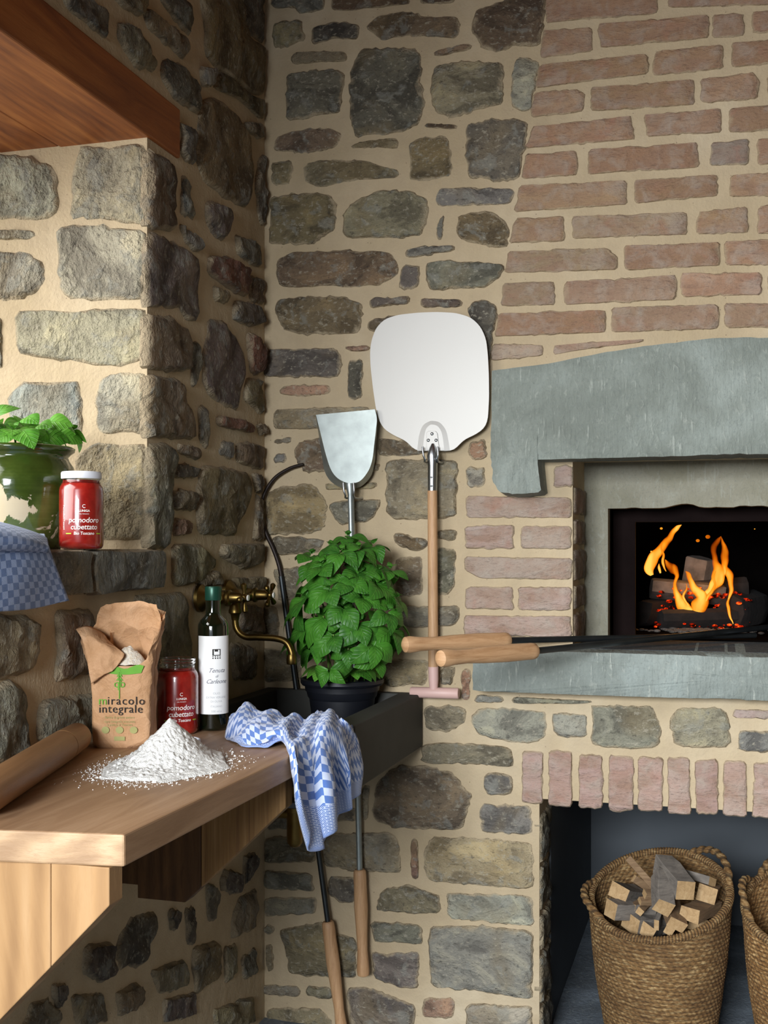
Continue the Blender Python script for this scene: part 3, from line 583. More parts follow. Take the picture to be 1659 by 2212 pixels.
# --- left wall stones
L1, L2, L3 = (300, 0, 5.53), (300, 400, 5.53), (300, 800, 5.53); T_ = (0, 0, 2.765); U = (0, 1200, 2.765); VV = (0, 1600, 2.37); K4 = (0, 750, 2.765)
LW = [(T_, 'D', [(390,-20),(520,-20),(640,60),(640,230),(540,160),(400,40)]), (T_, 'G', [(710,130),(800,160),(860,280),(920,350),(930,420),(820,400),(720,250)]), (T_, 'G', [(680,-60),(870,-60),(860,100),(800,80),(700,15)]),
(L1, 'G', [(60,80),(250,230),(540,430),(600,560),(530,700),(350,540),(120,330)]), (L1, 'D', [(260,-20),(560,-20),(650,180),(640,400),(580,400),(420,220)]),
(L1, 'D', [(340,690),(520,790),(700,1000),(715,1180),(715,1360),(620,1290),(440,1180),(300,960),(285,850)]), (L1, 'O', [(740,-20),(1200,-20),(1240,280),(1300,420),(1550,650),(1590,760),(1570,1200),(1400,1120),(1100,930),(900,760),(810,600),(830,420),(800,180)]),
(L1, 'D', [(1220,-20),(1530,-20),(1570,120),(1560,590),(1430,480),(1280,330)]), (L1, 'B', [(740,800),(880,830),(870,1040),(760,1030)]), (L1, 'O', [(960,870),(1080,930),(1300,1120),(1540,1260),(1550,1480),(1430,1400),(1200,1180),(920,1060)]),
(L1, 'G', [(1260,1460),(1500,1480),(1540,1700),(1400,1640),(1280,1540)]), (L1, 'O', [(750,1230),(960,1200),(1170,1400),(1320,1700),(1340,2200),(1250,2450),(1100,2380),(800,2150),(720,1950),(720,1500)]),
(L1, 'D', [(480,1460),(630,1520),(660,1960),(590,1930),(490,1810),(540,1600)]), (L1, 'D', [(1440,1900),(1520,1880),(1540,2250),(1500,2700),(1440,2600),(1400,2212)]), (L1, 'N', [(115,1800),(260,1870),(400,1950),(420,2212),(450,2600),(420,2750),(115,2700)]),
(L1, 'B', [(510,2080),(600,2120),(660,2330),(660,2620),(510,2550),(530,2300)]), (L2, 'P', [(830,180),(1080,280),(1080,560),(1000,680),(870,580),(810,400)]), (L2, 'B', [(500,470),(600,540),(720,640),(740,780),(690,800),(570,700)]),
(L2, 'P', [(140,580),(300,640),(520,760),(690,900),(680,1280),(690,1600),(560,1600),(500,1450),(115,1440),(115,1000)]), (L2, 'S', [(1170,600),(1400,680),(1460,760),(1450,950),(1390,980),(1190,820)]), (L2, 'r', [(860,850),(1080,870),(1300,1000),(1280,1330),(1150,1280),(840,1060)]),
(L2, 'N', [(1340,1080),(1500,1130),(1530,1430),(1380,1400),(1330,1350)]), (L2, 'O', [(900,1200),(1060,1280),(1060,1420),(910,1380)]), (L2, 'D', [(1160,1370),(1430,1430),(1500,1640),(1350,1690),(1140,1600)]), (L2, 'N', [(115,1560),(390,1580),(540,1720),(600,1900),(620,2180),(420,2200),(115,2190)]),
(L2, 'P', [(860,1640),(1000,1640),(1150,1820),(1260,2000),(1230,2400),(1200,2600),(1170,2680),(900,2540),(780,2350),(790,2050)]), (L2, 'r', [(1300,1780),(1390,1800),(1460,1930),(1470,2212),(1420,2270),(1340,2220),(1310,1950)]), (L2, 'S', [(620,1880),(720,1900),(730,2212),(700,2350),(640,2400)]),
(L3, 'N', [(115,60),(250,80),(500,150),(600,500),(660,720),(640,810),(115,780)]), (L3, 'D', [(720,430),(790,440),(830,600),(830,930),(740,870)]), (L3, 'O', [(1300,100),(1460,120),(1510,280),(1490,500),(1430,510),(1350,420),(1260,330)]), (L3, 'r', [(950,540),(1250,600),(1380,680),(1340,750),(1150,710),(950,660)]),
(L3, 'N', [(1410,650),(1530,650),(1530,780),(1440,760)]), (L3, 'S', [(115,900),(230,880),(380,920),(380,1500),(330,2110),(115,2110),(115,1500)]), (L3, 'N', [(490,880),(720,930),(720,1060),(650,1070),(480,980)]), (L3, 'D', [(430,1110),(560,1120),(730,1180),(680,1290),(430,1280)]),
(L3, 'B', [(1000,830),(1110,850),(1120,1030),(1080,1060),(970,1010)]), (L3, 'N', [(1180,880),(1280,860),(1540,920),(1520,1180),(1390,1180),(1170,1080)]), (L3, 'O', [(760,1150),(1000,1180),(1300,1240),(1320,1500),(1280,1600),(1130,1960),(900,1940),(740,1940),(720,1600),(710,1450)]),
(L3, 'D', [(1360,1230),(1470,1250),(1460,1480),(1400,1450)]), (L3, 'G', [(390,1440),(660,1440),(660,1680),(390,1660)]), (L3, 'R', [(430,1770),(600,1780),(640,1850),(620,1970),(420,1960)]), (L3, 'N', [(1410,1480),(1480,1560),(1470,2020),(1370,2020),(1400,1750)]),
(K4, 'G', [(1040,1180),(1200,1180),(1300,1280),(1220,1400),(1040,1420)]), (K4, 'G', [(1330,1180),(1560,1175),(1575,1280),(1470,1330),(1320,1250)]), (K4, 'G', [(1390,1380),(1580,1370),(1585,1440),(1400,1470)]),
((0, 0, 1), 'S', [(293,1290),(398,1285),(410,1400),(400,1470),(330,1480),(295,1400)]), (U, 'G', [(-60,350),(120,370),(210,400),(215,600),(190,680),(-60,760)]), (U, 'S', [(-60,830),(70,740),(160,850),(150,1000),(160,1180),(-60,1250)]),
(U, 'S', [(250,870),(530,830),(620,900),(600,1050),(260,1110),(240,1080),(235,960)]), (U, 'N', [(340,340),(540,330),(600,500),(580,680),(450,730),(330,740),(360,560)]), ((0, 0, 1), 'N', [(500,1390),(535,1395),(552,1430),(545,1468),(505,1465)]),
((0, 0, 1), 'N', [(505,1300),(560,1310),(566,1370),(515,1362)]), ((0, 0, 1), 'G', [(395,1495),(480,1480),(480,1550),(400,1560)]), ((0, 0, 1), 'G', [(425,1230),(470,1235),(480,1262),(430,1268)]),
(VV, 'D', [(1060,740),(1110,740),(1105,920),(1070,930)]), (VV, 'D', [(1150,660),(1230,680),(1220,790),(1130,760)]), (VV, 'D', [(1250,590),(1310,580),(1300,700),(1250,740)]), (VV, 'G', [(1240,800),(1310,760),(1310,960),(1190,1010),(1200,880)]), (VV, 'D', [(1240,1110),(1310,1060),(1300,1190),(1250,1220)]),
(VV, 'O', [(1000,1060),(1120,1030),(1130,1180),(1010,1300),(990,1150)]), (VV, 'D', [(955,860),(1000,850),(1000,1040),(960,1050)]), (VV, 'D', [(870,870),(920,860),(900,980),(870,960)]), (VV, 'D', [(680,900),(800,880),(790,1000),(740,1140),(620,1170),(600,1050)]),
(VV, 'P', [(440,1050),(560,1030),(590,1180),(520,1240),(430,1180)]), (VV, 'P', [(270,1250),(340,1240),(350,1330),(290,1390)]), (VV, 'G', [(160,1360),(250,1310),(320,1400),(300,1480),(120,1480)]), (VV, 'N', [(600,1290),(700,1240),(740,1330),(620,1420)]),
(VV, 'G', [(780,1180),(950,1120),(960,1250),(820,1300)]), (VV, 'P', [(840,1330),(1000,1290),(1010,1400),(850,1440)]), (VV, 'G', [(1100,1380),(1290,1310),(1300,1440),(1110,1470)]), (VV, 'G', [(380,1310),(520,1280),(560,1440),(400,1470)]), (VV, 'G', [(1150,1060),(1210,1040),(1215,1180),(1160,1240)])]
for zz, c, p in LW:
    q = Z(*zz, p, lf(.004)); gx = sum(v[0] for v in q)/len(q); gy = sum(v[1] for v in q)/len(q); q = [(gx+(a-gx)*1.07, gy+(b-gy)*1.06) for a, b in q]; q = [(min(a, -.012), b) for a, b in q]
    piece(wl, 'stone', q, LX(0), vary(PAL[c], 6), M['rough'], proud=random.uniform(.008, .016), rough=.009, jit=.004, inset=.010, n=36, rings=(.82, .62, .42, .22))
JB = [(T_, 'L', [(-40,915),(180,930),(310,990),(345,1080),(345,1280),(230,1310),(-40,1300)]), (T_, 'G', [(455,880),(700,872),(868,862),(872,1340),(800,1330),(600,1310),(420,1300),(440,1000)]), (T_, 'L', [(-40,1370),(205,1375),(210,1430),(-40,1430)]),
(T_, 'L', [(325,1350),(600,1345),(868,1375),(868,1790),(400,1790),(350,1700)]), (T_, 'L', [(-40,1500),(180,1510),(240,1560),(280,1680),(200,1760),(-40,1800)]), (T_, 'G', [(85,1860),(200,1850),(500,1850),(868,1835),(868,2140),(700,2190),(300,2150),(100,2110)]),
(K4, 'B', [(40,300),(110,210),(330,200),(460,200),(490,350),(480,560),(60,560)]), (K4, 'L', [(600,170),(868,145),(868,510),(560,515),(570,250)]), (K4, 'Y', [(440,650),(560,570),(868,580),(868,1150),(450,1150),(440,900)]), (T_, 'G', [(-60,1900),(0,1900),(15,2100),(5,2200),(-60,2210)])]
for zz, c, p in JB:
    piece(wl, 'stone', Z(*zz, p, bk(JY-.004)), BY(JY), vary({'L': 'aba797', 'G': 'a09a88', 'B': '9a9f9d', 'Y': 'a3967c'}[c], 5), M['rough'], proud=.007, rough=.006, jit=.004, inset=.008, n=40, rings=(.82, .62, .42, .22))
# sill blocks
for y0, y1 in ((JY-.002+.045, -.905), (-.912, -1.30), (-1.306, -1.75), (-1.756, -2.25)):
    piece(wl, 'stone', [(y0, SILLZ-.001), (y0, SILLZ-.082), (y1, SILLZ-.088), (y1, SILLZ-.001)], LX(0), '7d7b70', M['rough'], proud=.026, rough=.007, jit=.003, inset=.006, n=48, rings=(.85, .7, .5, .25), chaik=1)
    o = MB().box((-.5, y1, SILLZ-.085), (.004, min(y0, JY), SILLZ)).build('stone', M['rough'], wl, smooth=False); o.color = lin('a5a498')
# wooden lintel over the window
lt = thing('window_lintel', 'orange brown timber lintel over the window opening, top left', 'beam', (0, -.512, 2.14))
o = MB().box((-.21, -2.45, 2.143), (.008, -.512, 2.252)).build('beam', M['lintelwood'], lt, smooth=False, bevel=.004)
o = MB().box((-.36, -2.45, 2.145), (-.2115, -.53, 2.25)).build('beam', M['lintelwood'], lt, smooth=False, bevel=.004)
o = MB().box((-.5, -2.45, 2.145), (-.3615, -.53, 2.25)).build('beam', M['lintelwood'], lt, smooth=False, bevel=.004)

# ------------------------------------------------------------------ oven
ov = thing('pizza_oven', 'wood fired oven chamber glowing with fire inside the rendered recess', 'oven', (1.165, .25, SLT))
MX0, MX1, MTOP, MBOT = .875, 1.455, 1.378, SLT
n_ = 40; ring0 = []
top = []
for i in range(n_+1):
    x = MX0+(MX1-MX0)*i/n_; t = MTOP+.002+.012*max(0, nz((x*22, 1.3, 0)))+.008*max(0, nz((x*9, 5.3, 0)))
    top.append((x, t))
m = MB()
def fr(Y): return [V((x, Y, z)) for x, z in top]
m.prism([V((NX0, .25, SLT-.02)), V((MX0, .25, SLT-.02)), V((MX0, .25, MTOP)), V((MX0, .25, LNB+.05)), V((NX0, .25, LNB+.05))], (0, .06, 0))
m.prism([V((MX1, .25, SLT-.02)), V((NX1, .25, SLT-.02)), V((NX1, .25, LNB+.05)), V((MX1, .25, LNB+.05))], (0, .06, 0))
for i in range(n_):
    (x0, z0), (x1, z1) = top[i], top[i+1]
    m.prism([V((x0, .25, z0)), V((x1, .25, z1)), V((x1, .25, LNB+.05)), V((x0, .25, LNB+.05))], (0, .06, 0))
m.build('render_surround', M['render'], ov, smooth=False)
m = MB()  # throat and domed chamber, opened towards the mouth
m.box((MX0-.05, .31, SLT-.03), (MX1+.05, .445, SLT-.001)); m.box((MX0-.04, .31, SLT-.02), (MX0, .445, 1.42)); m.box((MX1, .31, SLT-.02), (MX1+.04, .445, 1.42)); m.box((MX0-.04, .31, MTOP+.012), (MX1+.04, .445, 1.43))
rows = []
for i in range(13):
    ph = pi/2*i/12*.999; rr = .56*cos(ph); zc = SLT+.02+.43*sin(ph)
    rows.append([V((1.165+rr*cos(a)*1.0, .90+rr*sin(a)*.86, zc)) for a in [2*pi*j/36 for j in range(37)]])
fs0 = len(m.f); m.grid(rows)
keep = [(f, k) for f, k in zip(m.f, m.mi)]; nf = []
for f, k in keep:
    c = sum((m.v[i] for i in f), V())/len(f)
    if c.y < .66 and abs(c.x-1.165) < .36 and c.z < 1.425: continue
    nf.append((f, k))
m.f = [a for a, _ in nf]; m.mi = [b for _, b in nf]
m.box((.6, .41, SLT-.04), (1.73, 1.45, SLT-.002)); m.box((.80, .43, SLT), (.84, .70, 1.45)); m.box((1.49, .43, SLT), (1.53, .70, 1.45)); m.box((.80, .43, 1.43), (1.53, .70, 1.47)); m.box((.70, .30, 1.0), (.79, 1.5, 1.7)); m.box((1.54, .30, 1.0), (1.63, 1.5, 1.7)); m.box((.6, 1.42, .95), (1.73, 1.5, 1.7)); m.box((.6, .33, 1.6), (1.73, 1.5, 1.7)); m.box((.79, .305, SLT-.02), (MX0-.001, .33, 1.56)); m.box((MX1+.001, .305, SLT-.02), (1.54, .33, 1.56))  # outer panels added around the dome to block sky light leaking in
m.build('chamber', M['soot'], ov, fix=False)
m = MB(); m.box((MX0, .405, SLT-.002), (.935, .43, 1.40)); m.box((1.395, .405, SLT-.002), (MX1, .43, 1.40)); m.box((.935, .405, 1.347), (1.395, .43, 1.40))
m.build('inner_frame', M['iron_in'], ov, smooth=False)
MB().box((NX0, -.0, SLT-.012), (NX1, .31, SLT+.001)).build('hearth_plate', M['slate'], ov, smooth=False)
# stone lintel with corbels
ol = thing('oven_lintel', 'massive grey sandstone lintel with peaked top above the oven', 'lintel', (1.165, -.05, LNB))
fY = -.085; f_ = bk(fY)
poly = [f_(1058,800), f_(1180,785), f_(1300,760), f_(1400,744), f_(1500,731), f_(1560,726)]
xm = poly[-1][0]
right = [(2*xm-a, b) for a, b in poly[:-1]][::-1]
zb = f_(1300, 991)[1]
full = poly+right+[(right[-1][0], zb), (poly[0][0], zb)]
piece(ol, 'lintel_block', full, BY(0), '8a918c', M['lintel'], proud=-fY, rough=.0012, jit=.0015, back=0, inset=.004, n=150, chaik=0, rings=(.9, .75, .6, .45, .3, .15))
cb = [f_(1056,925), f_(1056,1000), f_(1063,1045), f_(1077,1069), f_(1120,1072), f_(1172,1067), f_(1166,1000), f_(1163,925)]
piece(ol, 'corbel', cb, BY(0), '8a918c', M['lintel'], proud=.087, rough=.009, jit=.002, back=0, inset=.005, n=50, chaik=1)
piece(ol, 'corbel', [(2*xm-a, b) for a, b in cb], BY(0), '8a918c', M['lintel'], proud=.087, rough=.009, jit=.002, back=0, inset=.005, n=50, chaik=1)
hs = [f_(1018,1408), f_(1200,1409), f_(1660,1415), f_(1660,1518), f_(1400,1509), f_(1020,1496)]
hx1 = 1.80
hp = [hs[0], (hx1, SLT), (hx1, SLB-.005), hs[4], hs[5]]
hp = [(hs[0][0], SLT), (hx1, SLT), (hx1, SLB), (hs[0][0]+.002, SLB+.002)]
o = piece(None, 'hearth_slab', hp, BY(0), '98a09a', M['slab'], proud=.088, rough=.002, jit=.002, back=-.25, inset=.004, n=160, chaik=0, rings=(.9, .75, .6, .45, .3, .15))
tag(o, 'long pale grey tooled stone slab forming the ledge under the oven', 'slab')
# log niche lining
m = MB(); m.box((WX0-.02, .165, .0), (WX0+.005, 1.15, .72)); m.box((WX0-.02, 1.13, 0), (1.65, 1.2, .72)); m.box((WX1, .17, 0), (WX1+.05, 1.15, .72)); m.box((WX0-.02, .32, NTOP+.03), (1.65, 1.2, .74))
structure('trim_1', m, M['plaster_grey'], smooth=False)

# fire
def log_mesh(m, p0, p1, r, sides=7, irr=.2, e=0, s_=0):
    p0, p1 = V(p0), V(p1); d = (p1-p0).normalized(); a = d.orthogonal().normalized(); b = d.cross(a); seed = random.random()*50
    rad = [r*(1+irr*random.uniform(-1, 1)) for _ in range(sides)]
    rings = []
    for t in (0, .03, .35, .7, .97, 1):
        k = .93 if t in (0, 1) else 1
        rings.append([p0.lerp(p1, t)+(a*cos(2*pi*j/sides)+b*sin(2*pi*j/sides))*rad[j]*k*(1+.12*nz((t*3, j, seed))) for j in range(sides)])
    m.loft(rings[0:1]*1+rings, cap=False, mi=s_)
    n = sides; o0 = m.add(rings[0], [tuple(range(n))[::-1]], e); m.add(rings[-1], [tuple(range(n))], e)
fz = SLT
burn = [((.93, .78, fz+.045), (1.05, 1.0, fz+.05), .042, 'charred round log lying at the left of the fire', 'char'), ((.99, .70, fz+.035), (1.22, .80, fz+.04), .032, 'charred log at the front of the fire, half burnt to embers', 'char'),
        ((.955, .80, fz+.125), (1.17, .84, fz+.105), .035, 'ash pale split log across the top of the burning stack', 'ashgrey'), ((1.19, .78, fz+.055), (1.27, 1.02, fz+.06), .052, 'thick dark round log at the right of the fire', 'char'),
        ((1.075, .92, fz+.08), (1.10, .90, fz+.215), .036, 'ash pale split log standing upright behind the flames', 'ashgrey'), ((1.02, .86, fz+.10), (1.24, .90, fz+.12), .032, 'charred split log behind the flames', 'char')]
for p0, p1, r, lab, mt in burn:
    m = MB(); log_mesh(m, p0, p1, r, 7, .3); tag(m.build('burning_log', M[mt], None), lab, 'log', 'burning logs in the oven')
m = MB()
for i in range(120):
    x = random.uniform(.97, 1.25); y = random.uniform(.68, .86); z = fz+random.choice([random.uniform(.002, .02), random.uniform(.05, .13)])
    if z > fz+.02: y = random.uniform(.735, .81)
    m.ball((x, y, z), random.uniform(.002, .008), 6, 4, sc=(1.3, 1, .7))
tag(m.build('embers', M['ember'], None), 'glowing red embers among the burning logs', 'embers', kind='stuff')
m = MB()
for i in range(160):
    x = random.gauss(1.11, .07); y = random.uniform(.60, .74); m.ball((x, y, fz+.003), random.uniform(.003, .009), 6, 4, sc=(1.4, 1, .6))
tag(m.build('ash', M['ashgrey'], None), 'pale grey ash crumbs in front of the burning logs', 'ash', kind='stuff')
FZ = (1280, 1060, 4.377)
def flame(paths, Yf, label, light=True):
    m = MB(); core = []
    for pts in paths:
        P3 = []; R = []
        for x, y, w in pts:
            p = onY(FZ[0]+x/FZ[2], FZ[1]+y/FZ[2], Yf); P3.append(p); R.append(w*.95/FZ[2]*3.5/F_)
        R[0] *= .45; P3 = catmull(P3, 6); R = catmull(R, 6); n = 14; rings = []
        for i, p in enumerate(P3):
            t = (P3[min(i+1, len(P3)-1)]-P3[max(i-1, 0)]).normalized(); a = V((0, 1, 0)).cross(t).normalized(); r = max(R[i], .0006)
            wob = .0035*nz((p.x*60, p.z*45, 3))
            rings.append([p+a*(r*cos(2*pi*j/n)+wob)+V((0, 1, 0))*(r*.5*sin(2*pi*j/n)) for j in range(n)])
            f = i/len(P3)
            core += [(.25+.75*abs(sin(2*pi*j/n)))*(1.0-.35*f) for j in range(n)]
        m.loft(rings, cap=False)
    m.a['core'] = core
    return tag(m.build('flame', M['flame'], None, fix=True, angle=180), label, 'flame', 'flames of the oven fire')
flame([[(560,800,40),(540,740,50),(570,640,55),(640,560,42),(700,480,36),(755,410,26),(800,350,22),(838,318,2)], [(640,780,18),(630,730,14),(628,690,2)]], .74, 'leaning orange flame at the left, its tip highest of all')
flame([[(960,1190,60),(870,1110,62),(810,1010,40),(775,900,18),(790,800,22),(765,745,48),(715,690,28),(690,650,3)]], .735, 'bright curling flame rising from the middle of the logs to the left')
flame([[(980,1180,66),(1010,1090,80),(1030,1000,56),(965,930,38),(930,850,26),(905,790,24),(878,762,3)]], .735, 'broad amber flame in the middle with short curled tip')
flame([[(1040,1010,40),(1120,930,34),(1180,850,62),(1190,760,60),(1170,690,36),(1150,610,28),(1150,530,34),(1185,470,26),(1215,430,3)], [(1200,880,20),(1250,750,24),(1250,620,42),(1240,530,26),(1215,440,3)]], .745, 'tall orange flame at the right reaching up in two tongues')
flame([[(700,760,9),(660,690,14),(672,600,12),(650,540,8),(664,500,2)]], .728, 'thin flame strand beside the leaning left flame')
flame([[(905,1090,14),(860,1000,12),(890,930,9),(880,880,2)]], .728, 'short thin flame strand low in the middle of the fire')
flame([[(1060,1060,16),(1110,980,16),(1160,900,12),(1150,830,10),(1165,760,3)]], .728, 'thin curling strand between the middle and the right flame')
flame([[(1280,1050,10),(1305,950,20),(1310,860,26),(1285,780,38),(1240,700,18),(1225,655,3)]], .75, 'narrow flame at the far right of the fire')
flame([[(1325,1260,8),(1300,1160,14),(1275,1080,16),(1300,1000,4)]], .75, 'thin flame licking down the logs at the lower right')
for x, y, r, wh in ((650,357,12,'small orange spark left of the tallest flame tip'),(995,472,16,'round orange spark between the two tall flames, lower one'),(1090,436,20,'largest orange spark, just left of the right flame'),(855,243,6,'tiny red spark highest in the oven mouth'),(1533,362,5,'tiny spark alone at the right of the oven mouth'),(555,575,8,'short orange spark above the left end of the fire')):
    p = onY(FZ[0]+x/FZ[2], FZ[1]+y/FZ[2], .74); m = MB(); m.ball(p, r/FZ[2]*3.5/F_, 8, 6, sc=(1.1, .5, .9)); m.a['core'] = [.7]*len(m.v)
    tag(m.build('spark', M['flame'], None), wh, 'spark', 'sparks above the oven fire')
fl = bpy.data.lights.new('firelight', 'POINT'); fl.energy = 1.0; fl.color = (1, .45, .12); fl.shadow_soft_size = .05
fo = bpy.data.objects.new('firelight', fl); COL.objects.link(fo); fo.location = (1.08, .72, fz+.17)

# ------------------------------------------------------------------ worktop, brackets, sink
WT = .908; WB = .866
top = [V((.012, -1.578, WT)), V((.425, -1.518, WT)), V((.431, -.577, WT)), V((.012, -.577, WT))]
m = MB(); m.prism([V((p.x, p.y, WB)) for p in top], (0, 0, WT-WB), 0)
for i, f in enumerate(m.f):
    c = sum((m.v[k] for k in f), V())/len(f)
    if c.y < -1.5: m.mi[i] = 1
o = m.build('worktop', [M['worktop'], M['endgrain']], None, smooth=False, bevel=.003); tag(o, 'thick oak worktop along the left wall, flour spilt on it', 'worktop')
def bracket(Y, label, pieces):
    b = thing('worktop_bracket', label, 'bracket', (.012, Y, WB), 0, 'timber brackets under the worktop')
    for poly, mt, dy, off in pieces:
        m = MB(); m.prism([V((x, Y+off, z)) for x, z in poly], (0, dy, 0)); m.build('board', mt, b, smooth=False, bevel=.0015)
bracket(-1.523, 'pale oak bracket with dark knots at the near end of the worktop',
        [([(.406, WB-.001), (.406, .816), (.3205, .7285), (.3205, WB-.001)], M['bracket2b'] if 'bracket2b' in M else M['bracket'], .035, 0),
         ([(.3195, WB-.001), (.3195, .7275), (.1, .505), (.1, WB-.001)], M['bracket'], .035, .0), ([(.099, WB-.001), (.099, .505), (.013, .42), (.013, WB-.001)], M['bracket'], .035, 0)])
bracket(-.895, 'brown oak bracket under the far end of the worktop by the sink',
        [([(.406, WB-.001), (.406, .806), (.239, .648), (.239, WB-.001)], M['bracket2'], .035, 0), ([(.238, WB-.001), (.238, .647), (.206, .617), (.108, .617), (.108, WB-.001)], M['darkoak'], .035, 0),
         ([(.107, WB-.001), (.107, .632), (.03, .632), (.03, WB-.001)], M['darkoak'], .035, .03)])
sk = thing('stone_sink', 'shallow black stone trough sink in the corner, basil pot standing in it', 'sink', (.22, -.29, .77))
SX, SY, SB = .435, -.573, .772
def rc(x0, y0, x1, y1, z): return [V((x0, y0, z)), V((x1, y0, z)), V((x1, y1, z)), V((x0, y1, z))]
m = MB(); m.loft([rc(.014, SY, SX, -.012, SB), rc(.014, SY, SX, -.012, WT), rc(.05, SY+.055, .378, -.04, WT), rc(.058, SY+.065, .37, -.05, .812)], cap=True)
m.build('basin', M['sinkstone'], sk, smooth=False, bevel=.003)
MB().lathe([(.03, 0), (.03, .004), (.012, .004)], (.22, -.33, .8125), 24).build('drain_grate', M['brass'], sk)
tp = thing('bottle_trap', 'aged brass bottle trap hanging below the sink', 'trap', (.22, -.355, .586))
MB().lathe([(.045, 0), (.045, .012)], (.22, -.355, .686), 28).build('flange', M['rubber'], tp)
m = MB(); m.lathe([(.004, .0), (.012, .003), (.018, .012), (.019, .03), (.019, .082), (.022, .083), (.023, .094), (.017, .096), (.016, .186)], (.22, -.355, .586), 28); m.build('trap_body', M['brass'], tp)
MB().tube([(.22, -.355, .665), (.14, -.355, .665), (.0, -.355, .665)], .014, 14).build('outlet_pipe', M['brass'], tp)

# ------------------------------------------------------------------ wall tap
fa = thing('wall_tap', 'aged brass two-handle tap on the left wall above the sink', 'tap', (0, -.33, 1.16))
TZ = 1.162
for y, z in ((-.406, 1.160), (-.249, 1.166)):
    m = MB(); m.axis((.004, y, z), (.03, y, z), [(0, .033), (.3, .032), (.55, .024), (.8, .016), (1, .012)], 28); m.axis((.02, y, z), (.06, y, TZ), [(0, .011), (1, .011)], 16); m.build('wall_flange', M['brass'], fa)
m = MB(); m.axis((.060, -.428, TZ), (.060, -.225, TZ), [(0, .010), (.03, .014), (.16, .017), (.19, .013), (.42, .013), (.44, .018), (.56, .018), (.58, .013), (.8, .013), (.83, .017), (.97, .014), (1, .010)], 24); m.build('mixer_body', M['brass'], fa)
for y in (-.406, -.249):
    m = MB(); m.axis((.055, y, TZ), (.112, y, TZ), [(0, .015), (.3, .015), (.35, .018), (.45, .018), (.5, .013), (.9, .012), (1, .008)], 22); m.build('valve', M['brass'], fa)
for y, rot in ((-.406, 0.12), (-.249, pi/4+.1)):
    m = MB(); c = V((.116, y, TZ)); m.ball(c, .0105, 14, 9, sc=(.9, 1, 1))
    for k in range(4):
        a = rot+k*pi/2; d = V((0, cos(a), sin(a))); m.axis(c+d*.006, c+d*.035, [(0, .0045), (.3, .0038), (.6, .0062), (.85, .0068), (.97, .004), (1, .001)], 12)
    h = m.build('cross_handle', M['brass'], fa); q = MB().axis((.124, y, TZ), (.1275, y, TZ), [(0, .0068), (.8, .0068), (1, .005)], 18).build('button', M['porcelain'], h)
    q.parent = h
    inv = XF[fa.name].inverted(); q.data.transform(inv)
pts = catmull([V((.06, -.33, 1.15)), V((.06, -.33, 1.115)), V((.064, -.33, 1.085)), V((.085, -.33, 1.067)), V((.12, -.33, 1.066)), V((.165, -.33, 1.064)), V((.19, -.33, 1.055)), V((.202, -.33, 1.033)), V((.202, -.33, 1.02))], 8)
MB().tube(pts, .0078, 16).build('spout', M['brass'], fa)
m = MB(); m.axis((.06, -.33, 1.15), (.06, -.33, 1.105), [(0, .012), (.4, .014), (.45, .0155), (.6, .0155), (.7, .011), (1, .0085)], 20); m.build('spout_nut', M['brass'], fa); m = MB(); m.axis((.202, -.33, 1.028), (.202, -.33, 1.005), [(0, .010), (.3, .0118), (.9, .0118), (1, .0105)], 20); m.build('spout_tip', M['brass'], fa)

# ------------------------------------------------------------------ long tools on the back wall
def TY(Y): return lambda x, y: onY(x, y, Y)
pe = thing('pizza_peel', 'large white aluminium pizza peel hanging on hooks with wooden T handle', 'peel', tuple(onY(935, 975, -.03)))
Zp = (640, 660, 3.77)
out = [(600,380),(610,290),(650,180),(720,110),(830,75),(1000,57),(1150,52),(1300,60),(1420,95),(1500,170),(1545,270),(1560,400),(1568,560),(1570,750),(1560,930),(1530,1000),(1460,1050),(1370,1090),(1320,1140),(1290,1170),(1240,1185),(1180,1183),(1010,1185),(960,1170),(920,1130),(880,1095),(800,1060),(720,1010),(680,950),(650,850),(625,680),(605,500)]
pts, _ = resample([(lambda p: (p.x, p.z))(onY(Zp[0]+x/Zp[2], Zp[1]+y/Zp[2], -.038)) for x, y in out], 110, 2)
m = MB(); m.prism([V((p.x, -.038, p.y)) for p in pts], (0, .0025, 0)); m.build('blade', M['alu'], pe, smooth=False)
def arch(pp, Y0, Y1, sc=1.0):
    return [onY(Zp[0]+x/Zp[2], Zp[1]+y/Zp[2], Y0) for x, y in pp]
outer = [(985,1183),(1000,1060),(1030,980),(1080,945),(1120,940),(1170,955),(1215,1010),(1235,1080),(1250,1180)]
inner = [(1030,1183),(1040,1080),(1055,1010),(1085,975),(1112,970),(1150,982),(1180,1025),(1195,1090),(1205,1180)]
P0 = catmull([onY(Zp[0]+x/Zp[2], Zp[1]+y/Zp[2], -.0382) for x, y in outer], 5); P1 = catmull([onY(Zp[0]+x/Zp[2], Zp[1]+y/Zp[2], -.0425) for x, y in inner], 5)
m = MB(); m.grid([P0, P1]); cen = onY(Zp[0]+1118/Zp[2], Zp[1]+1183/Zp[2], -.0425); k = m.add(P1+[cen], [(i, i+1, len(P1)) for i in range(len(P1)-1)]); m.build('embossed_arch', M['alu'], pe, angle=25)
pl = [(1062,1040),(1075,1022),(1135,1022),(1150,1040),(1168,1180),(1060,1180)]
m = MB(); m.prism([onY(Zp[0]+x/Zp[2], Zp[1]+y/Zp[2], -.0428) for x, y in pl], (0, -.003, 0)); m.build('rivet_plate', M['alu'], pe, smooth=False, bevel=.0008)
for x, y in ((1105,1045),(1075,1097),(1138,1097)):
    c = onY(Zp[0]+x/Zp[2], Zp[1]+y/Zp[2], -.0465); MB().ball(c, .0042, 14, 8, sc=(1, .6, 1)).build('rivet', M['steel'], pe)
a = onY(935, 958, -.047); b = onY(934, 1064, -.045)
